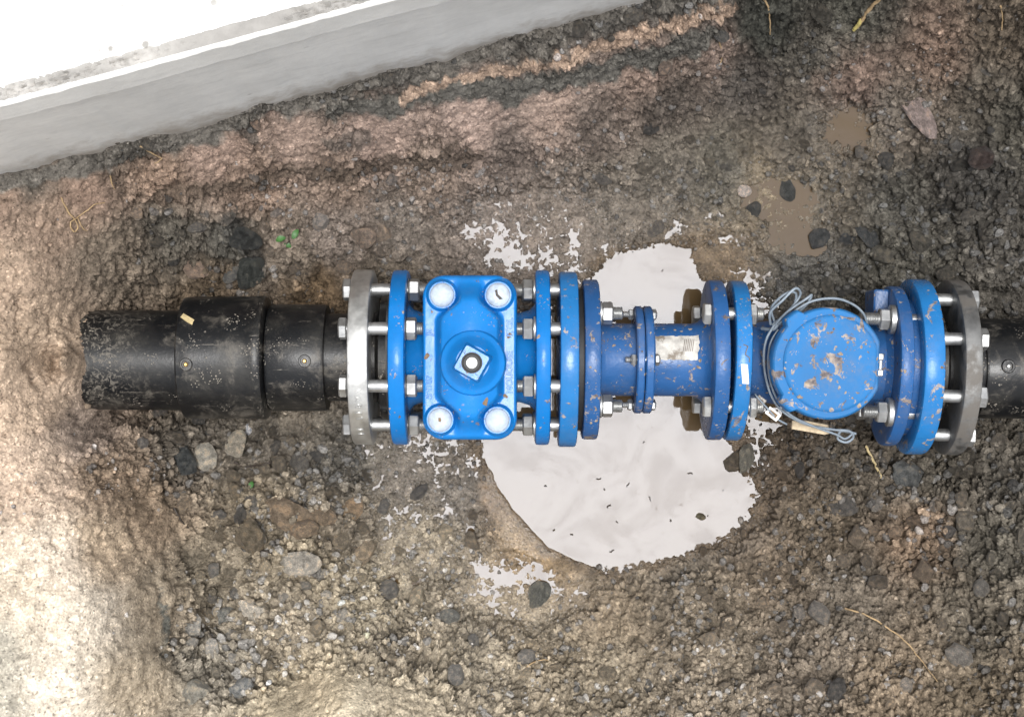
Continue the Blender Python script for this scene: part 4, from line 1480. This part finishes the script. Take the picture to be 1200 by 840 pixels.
bolt_circle(jn, 'joint_left4', 0.080, FOUR, (0.0873 + 0.001 - J0, 0.1345 - J0), 0.0078, [('nut', 0.1095 - J0, 0.1225 - J0)], [(0.1070 - J0, 0.1094 - J0, 0.0145)], (0.1226 - J0, 0.134 - J0))
bolt_circle(jn, 'clamp4', 0.0565, [0, 90, 180, 270], (0.1385 - J0, 0.1815 - J0), 0.0036, [('nut', 0.1455 - J0, 0.1522 - J0), ('head', 0.1742 - J0, 0.1805 - J0)], (), (0.139 - J0, 0.152 - J0), 'zinc', 0.0125)
bolt_circle(jn, 'joint_right4', 0.080, FOUR, (0.233 - J0, 0.3065 - J0), 0.0078, [('head', 0.2325 - J0, 0.2428 - J0), ('nut', 0.2885 - J0, 0.298 - J0)], (), (0.289 - J0, 0.306 - J0), 'steel')
# paper label wrapped round the spigot
vs, fs = [], []
for i in range(25):
    xx = 0.1765 + 0.0535 * i / 24
    for k in range(15):
        a = R(84 + (17 if i < 22 else 17) + 40 * k / 14 - 33)
        r_ = 0.0459 + max(0, (xx - 0.222)) * 0.30 + 0.0004 * mnoise.noise(Vector((xx * 120, k * 0.7, 3)))
        if i == 24:
            xx += 0.0022 * mnoise.noise(Vector((k * 0.6, 1, 2)))
        if k in (0, 14):
            a += R(2.4) * mnoise.noise(Vector((xx * 220, k, 5)))
        if i == 24 and k > 9:
            xx -= 0.0012 * (k - 9)
        vs.append((xx - J0, r_ * math.cos(a), r_ * math.sin(a)))
for i in range(24):
    for k in range(14):
        fs.append((i * 15 + k, (i + 1) * 15 + k, (i + 1) * 15 + k + 1, i * 15 + k + 1))
lbl = obj('paper_label', MB().add(vs, [tuple(reversed(f)) for f in fs]).mesh('paper_label', 60), 'label', jn, (0, 0, 0), (R(-18), 0, 0), 'torn muddy white paper label')

for i in range(6):
    x0 = 0.2125 + 0.0022 * i
    vs, fs = [], []
    for k in range(9):
        a = R(74 + 2.6 * k)
        r_ = 0.0463 + max(0, x0 - 0.222) * 0.30
        for dx in (0, 0.0008):
            vs.append((x0 + dx - 0.00035 * k - J0, r_ * math.cos(a), r_ * math.sin(a)))
    for k in range(8):
        fs.append((2 * k, 2 * k + 1, 2 * k + 3, 2 * k + 2))
    obj('printed_bar', MB().add(vs, fs).mesh('printed_bar', 60), 'print', lbl)

# --- water meter
MXo = 0.268
mt = thing('water_meter', 'blue water meter with a round mud-spattered lid and two flanges', 'water meter', (MXo, -0.0022, 0), R(-2.0))


def ml(name, prof, mat, n=96, lab=None):
    return obj(name, MB().lathe([(a - MXo, r_) for a, r_ in prof], n).mesh(name, 30), mat, mt, label=lab)


fl = ml('flange', ring_profile(0.268, 0.288, 0.1, 0.0035), 'blue')
ml('flange', ring_profile(0.465, 0.482, 0.1, 0.0035), 'blue_dark')
ml('body', [(0.287, 0.03), (0.287, 0.062), (0.294, 0.052), (0.305, 0.049), (0.330, 0.053), (0.350, 0.060), (0.395, 0.060), (0.420, 0.053), (0.445, 0.050), (0.458, 0.054), (0.4655, 0.064), (0.4655, 0.03)], 'blue_dark', 64)
cxm = 0.373 - MXo
obj('head_housing', MB().lathe([(0.02, 0.062), (0.06, 0.062), (0.085, 0.0615), (0.092, 0.063), (0.098, 0.063)], 64, ROTY).mesh('head_housing', 30), 'blue_dark', mt, (cxm, 0, 0))
# lid: round, flat on the hinge side, two lugs on the other
pts = []
for k in range(180):
    a = 2 * math.pi * k / 180
    r_ = 0.0665
    for la in (129, 227):
        d = (math.degrees(a) - la + 180) % 360 - 180
        r_ += 0.0068 * float(sstep(11.5, 6.5, abs(d)))
    x_, y_ = r_ * math.cos(a), r_ * math.sin(a)
    pts.append((min(x_, 0.0605), y_))
lid = obj('lid', MB().prism(pts, [(0.098, 0.97), (0.100, 1.0), (0.124, 0.995), (0.1265, 0.975), (0.1275, 0.955)]).mesh('lid', 30), 'blue_lid', mt, (cxm, 0, 0), label='round blue meter lid spattered with dried mud')
pts2 = [(min(0.0575 * math.cos(2 * math.pi * k / 96) , 0.0535), 0.0575 * math.sin(2 * math.pi * k / 96)) for k in range(96)]
obj('lid_disc', MB().prism(pts2, [(0.1270, 1.0), (0.1285, 0.992), (0.1300, 0.962), (0.1304, 0.93), (0.1300, 0.6)]).mesh('lid_disc', 30), 'blue_lid', lid, (0.0035, 0, 0))
hg = obj('hinge', MB().box((0.059, -0.013, 0.108), (0.0665, -0.005, 0.120), 0.0012).mesh('hinge', 30), 'steel', lid)
obj('hinge', MB().box((0.059, 0.006, 0.108), (0.0665, 0.014, 0.120), 0.0012).mesh('hinge', 30), 'steel', lid)
obj('hinge_pin', MB().lathe([(-0.0045, 0.0026), (0.0055, 0.0026)], 14, Matrix.Translation((0.0635, 0, 0.115)) @ Matrix.Rotation(R(90), 4, 'Z')).mesh('hinge_pin', 30), 'zinc', lid)
obj('lug', MB().box((0.447 - MXo, 0.060, -0.035), (0.466 - MXo, 0.0945, 0.020), 0.002).mesh('lug', 30), 'blue_dark', mt)
bolt_circle(mt, 'meter_right4', 0.080, FOUR, (0.4285 - MXo, 0.492 - MXo), 0.0078, [('nut', 0.4455 - MXo, 0.4585 - MXo)], [(0.4587 - MXo, 0.4648 - MXo, 0.0178)], (0.429 - MXo, 0.446 - MXo))
# sticker and pencilled mark on the rim of the left flange
rim = 0.1002


def on_rim(a_deg, xx):
    a = R(a_deg)
    return (xx - MXo, rim * math.cos(a), rim * math.sin(a))


vs = [on_rim(a, xx) for a in (92.5, 97, 101.5, 106) for xx in ((0.2715 + (a - 92) * 0.00022), (0.2795 + (a - 92) * 0.00022))]
sk = obj('sticker', MB().add([(v[0] + 0.002 - 0.0, v[1], v[2]) for v in vs], [(0, 1, 3, 2), (2, 3, 5, 4), (4, 5, 7, 6)]).mesh('sticker', 60), 'sticker', fl)
for i, (a0, a1) in enumerate(((79, 80.2), (80.2, 83), (83, 86), (86, 88), (88, 91))):
    xa = (0.276, 0.2815, 0.2795, 0.2785, 0.2835)
    p0, p1 = Vector(on_rim(a0, xa[i])), Vector(on_rim(a1, xa[min(i + 1, 4)]))
    obj('pen_mark', MB().tube([p0, p1], 0.0006, 5).mesh('pen_mark', 60), 'print', fl)
if sk.data.polygons[0].normal.z < 0:
    sk.data.flip_normals()

# --- right flange adapter
RX = 0.4916
ra = thing('flange_adapter', 'black stub pipe with a dull mud-stained steel ring bolted to the meter flange', 'flange adapter', (RX - 0.0002, -0.0100, 0), R(-1.2))


def rl(name, prof, mat, n=96, lab=None):
    return obj(name, MB().lathe([(a - RX, r_) for a, r_ in prof], n).mesh(name, 30), mat, ra, label=lab)


rl('gasket', [(0.4828, 0.07), (0.4828, 0.086), (0.4916, 0.086), (0.4916, 0.07)], 'blue_dark')
rl('reducing_flange', ring_profile(0.4916, 0.5166, 0.1095, 0.0035), 'blue', lab='bright blue reducing flange')
rl('stub', [(0.5166, 0.06), (0.5166, 0.079), (0.5275, 0.079), (0.529, 0.066), (0.536, 0.057), (0.60, 0.055), (0.60, 0.05)], 'black', 64)
rl('backing_ring', ring_profile(0.5400, 0.5610, 0.1095, 0.003), 'steel_dirty', lab='mud-stained steel backing ring')
bolt_circle(ra, 'right8', 0.090, EIGHT, (0.5085 - RX, 0.564 - RX), 0.0078, [('head', 0.5612 - RX, 0.572 - RX)], ())

pipe_r = thing('plastic_pipe', 'black plastic pipe leaving the trench past the right steel ring', 'pipe', (0.592, -0.0125, -0.002), R(-0.6))
obj('pipe_wall', MB().lathe([(-0.012, 0.05), (-0.012, 0.0615), (-0.009, 0.0625)] + [(0.02 + 0.05 * k, 0.0625) for k in range(24)] + [(1.25, 0.0625), (1.25, 0.05)], 64, None, 0, wavy).mesh('pipe_wall', 30), 'black', pipe_r)
p = W(1182, 429, 0.0625)
t = obj('terminal', MB().lathe([(0, 0.0085), (0.003, 0.0085), (0.004, 0.0075), (0.004, 0.0055), (0.001, 0.005)], 28, ROTY).mesh('terminal', 30), 'black', pipe_r, (p.x - 0.592, p.y + 0.0125, 0.0610))
obj('pin', MB().lathe([(0, 0.0026), (0.003, 0.0026), (0.004, 0.0015)], 16, ROTY).mesh('pin', 30), 'zinc', t, (0, 0, 0.0005))

# earth that slid onto the pipe where it leaves the bank
b = MB()
for k in range(90):
    a = R(random.uniform(5, 175))
    xx = -0.572 + 0.035 * random.random() ** 2.4
    r_ = 0.0625
    c0 = Vector((xx + 0.012, -0.0045 + r_ * math.cos(a), -0.004 + r_ * math.sin(a) + 0.0012))
    sz = random.uniform(0.0018, 0.0058)
    sh_ = shapes2[random.randrange(24)]
    b.add([tuple(c0 + Vector(q) * sz) for q in sh_], [tuple(int(i) for i in f) for f in F2])
o = obj('earth_crumbs', b.mesh('earth_crumbs', 0), 'mudpale')
o['kind'] = 'stuff'
o['label'] = 'crumbs of tan earth spilled onto the left end of the pipe'
o['category'] = 'earth'

# ------------------------------------------------------------------ cable, tags and litter
cab = thing('signal_cable', 'thin grey signal cable coiled over and hanging round the meter lid', 'cable', tuple(W(915, 380, 0.06)))
co = Vector(cab.location)


def wire(pts, rad=0.0016):
    P_ = spline([W(*q) - co for q in pts], 9)
    return obj('wire', MB().tube(P_, rad, 8).mesh('wire', 60), 'wire', cab)


wire([(908, 378, .075), (904, 362, .09), (914, 349, .10), (926, 342, .103), (933, 345, .10), (930, 358, .092), (918, 370, .085), (905, 381, .08)])
wire([(903, 380, .08), (903, 366, .095), (917, 352, .107), (932, 338, .109), (938, 345, .10), (928, 360, .095), (912, 376, .085)])
wire([(906, 384, .082), (922, 366, .10), (945, 350, .108), (951, 346, .105), (945, 357, .10), (928, 372, .09), (914, 380, .085)])
wire([(910, 382, .085), (935, 362, .104), (955, 352, .107), (980, 350, .104), (1000, 357, .098), (1012, 368, .09), (1016, 380, .08)])
wire([(908, 380, .085), (898, 398, .08), (895, 420, .072), (898, 445, .066), (906, 468, .06), (920, 484, .056), (945, 497, .054), (975, 503, .05), (995, 505, .046), (1000, 512, .04), (992, 518, .036), (982, 514, .036), (986, 505, .04), (1003, 508, .036)])
wire([(912, 386, .085), (903, 402, .084), (900, 425, .076), (903, 448, .07), (912, 470, .064), (928, 487, .06), (955, 500, .056), (980, 509, .05), (990, 514, .046), (998, 509, .044)], 0.0014)
wire([(893, 385, .06), (906, 386, .082), (912, 380, .088)], 0.0022)
for (px, py, ang, mt_, ln) in ((891, 470, -38, 'label', 0.0060), (906, 485, -38, 'sticker', 0.0088)):
    p = W(px, py, 0.062) - co
    tg = obj('cable_tag', MB().box((-ln, -0.0052, -0.001), (ln, 0.0052, 0.001), 0.0006).mesh('cable_tag', 30), mt_, cab, tuple(p), (R(6), R(-8), R(ang)), label='small pale cable tag')
    obj('tag_print', MB().box((-ln * 0.62, -0.0026, 0.0009), (ln * 0.62, 0.0026, 0.0014)).mesh('tag_print', 0), 'print' if mt_ == 'label' else 'mudclod', tg)
wire([(885, 462, .06), (889, 467, .064), (899, 478, .064), (910, 490, .062), (922, 497, .056)], 0.0012)

p = W(950, 500, 0.03)
wd = MB().prism([(-0.024, -0.0055), (0.018, -0.007), (0.026, -0.004), (0.020, 0.006), (-0.010, 0.0075), (-0.025, 0.005)], [(-0.003, 0.97), (0.003, 1.0), (0.0042, 0.95)])
o = obj('wood_scrap', wd.mesh('wood_scrap', 20), 'wood', None, tuple(p), (R(8), R(5), R(-8)))
tag(o, 'pale scrap of wood lodged under the lower edge of the meter lid', 'wood scrap')
p = W(222, 376, 0.066)
o = obj('straw_chip', MB().prism([(-0.0125, -0.003), (0.009, -0.0042), (0.0125, 0.0005), (0.010, 0.0042), (-0.0125, 0.0032)], [(0, 1), (0.0016, 0.95)]).mesh('straw_chip', 0), 'straw', None, (p.x, p.y, math.sqrt(0.0765 ** 2 - p.y ** 2) + 0.0003), (R(-34), 0, R(-33)))
tag(o, 'pale straw chip lying on the upper left of the black coupler', 'straw')


def strand(name, pts, rad, mat, label, cat, taper=(1.0, 0.5), up=0.003, jitter=1.5):
    P_ = []
    for (px, py) in pts:
        P_.append(lay(px, py, up))
    Q = spline(P_, 6)
    for q in Q:
        gz = float(ground_z(q.x, q.y))
        q.z = max(q.z, gz + rad * 0.6)
        q.x += random.uniform(-1, 1) * 0.0005
        q.y += random.uniform(-1, 1) * 0.0005
    o = bpy.data.objects.new(name, MB().tube(Q, rad, 6, taper).mesh(name, 60))
    o.data.materials.append(M[mat])
    COL.objects.link(o)
    if label:
        tag(o, label, cat)
    return o


rt = strand('root', [(72, 232), (82, 250), (92, 264), (88, 272), (83, 262), (90, 256), (104, 246), (112, 240), (124, 238)], 0.0011, 'root', 'thin pale curled root on the left bank below the slab', 'root')
c = strand('root_fork', [(92, 256), (98, 268), (103, 271)], 0.0009, 'root', None, None)
c.parent = rt
strand('root', [(130, 206), (132, 216), (135, 222)], 0.0010, 'root', 'short pale rootlet right of the curled root', 'root')
strand('root', [(165, 172), (178, 180), (190, 186), (182, 192)], 0.0010, 'root', 'tangle of fine pale root just under the slab at left', 'root')
strand('root', [(888, -4), (898, 6), (901, 22), (902, 42)], 0.0014, 'root', 'pale root hanging straight down at the top beside the slab end', 'root', up=0.006)
strand('root', [(842, 50), (846, 66), (841, 82)], 0.0011, 'root', 'thin pale root on the orange soil band near the top', 'root')
yr = strand('root', [(1034, -4), (1022, 8), (1012, 20), (1003, 33)], 0.0028, 'root', 'yellowish root with a bright swollen tip at the top right', 'root', (0.8, 1.0), up=0.006)
c = strand('root_tip', [(1009, 24), (1004, 31), (999, 37)], 0.0045, 'leaf_yellow', None, None, (0.7, 0.5), up=0.007)
c.parent = yr
strand('root', [(1172, 8), (1174, 22), (1173, 36)], 0.0012, 'root', 'faint brown root near the upper right corner', 'root')
strand('root', [(990, 712), (1015, 720), (1040, 735), (1060, 750), (1075, 768), (1092, 790), (1100, 800)], 0.0012, 'root', 'long thin root running down the slope at lower right', 'root')
strand('root', [(612, 790), (620, 778), (636, 772), (642, 774)], 0.0011, 'root', 'short curved pale root at the bottom centre', 'root')
strand('twig', [(1013, 522), (1020, 534), (1026, 546), (1032, 560)], 0.0019, 'straw', 'pale straight twig on the soil below the big blue flange', 'twig', (1, .8))
strand('twig', [(275, 541), (292, 546), (312, 543), (330, 538)], 0.0016, 'root_dark', 'dark bent twig in the rubble under the black coupler', 'twig', (1, .5), up=0.006)
strand('twig', [(286, 640), (296, 646), (314, 644), (320, 648)], 0.0022, 'root_dark', 'black shred lying in the rubble at lower left', 'twig', (1, .6), up=0.006)
strand('twig', [(205, 595), (212, 608), (222, 618)], 0.0016, 'root_dark', 'black twig against the left bank', 'twig', (1, .6), up=0.004)


def leaf(px, py, ln, wd_, ang, label, group=None):
    p = lay(px, py, 0.008)
    vs, fs = [], []
    n = 7
    for i in range(n):
        t = i / (n - 1)
        w_ = wd_ * math.sin(math.pi * (0.06 + 0.9 * t)) ** 0.8
        zc = 0.15 * ln * math.sin(math.pi * t)
        for s_ in (-1, 0, 1):
            vs.append(((t - 0.5) * ln, s_ * w_, zc + abs(s_) * w_ * 0.35))
            vs.append(((t - 0.5) * ln, s_ * w_, zc + abs(s_) * w_ * 0.35 - 0.0005))
    for i in range(n - 1):
        a = i * 6
        for s_ in (0, 2):
            fs.append((a + s_, a + 6 + s_, a + 8 + s_, a + 2 + s_))
            fs.append((a + s_ + 1, a + s_ + 3, a + s_ + 9, a + s_ + 7))
    o = obj('leaf', MB().add(vs, fs).mesh('leaf', 60), 'leaf', None, tuple(p), (random.uniform(-.3, .3), random.uniform(-.3, .3), R(ang)))
    return tag(o, label, 'leaf', group)


leaf(330, 281, 0.013, 0.0042, 20, 'left green leaf of the sprig on the dirt above the coupler')
leaf(347, 275, 0.014, 0.0040, 60, 'right green leaf of the sprig on the dirt above the coupler')
leaf(338, 288, 0.010, 0.0032, -30, 'lowest small green leaf of the sprig above the coupler')
leaf(295, 568, 0.010, 0.0035, 80, 'bright green leaf scrap in the rubble under the coupler')
leaf(284, 620, 0.008, 0.0026, 40, 'tiny green scrap near the black shred at lower left')


# specks floating on the big puddle
b = MB()
fr_ = random.Random(4)
for k in range(70):
    px, py = fr_.uniform(590, 870), fr_.uniform(295, 645)
    if 325 < py < 515:
        continue
    q = np.array([px]), np.array([py])
    if poly_sdf(q[0], q[1], MAIN)[0] > -14:
        continue
    p = W(px, py, LW)
    L = fr_.choice((0.0009, 0.0012, 0.0016, 0.0030))
    a0 = fr_.uniform(0, 6.28)
    pts = [Vector((p.x, p.y, p.z + 0.0003))]
    for j in range(3):
        a0 += fr_.uniform(-1.2, 1.2)
        pts.append(pts[-1] + Vector((math.cos(a0), math.sin(a0), 0)) * L * 0.8)
    b.tube(pts, fr_.uniform(0.0006, 0.0012), 5)
o = obj('floating_specks', b.mesh('floating_specks', 60), 'root_dark')
o['kind'] = 'stuff'
o['label'] = 'dark specks of plant matter floating on the big puddle'
o['category'] = 'debris'
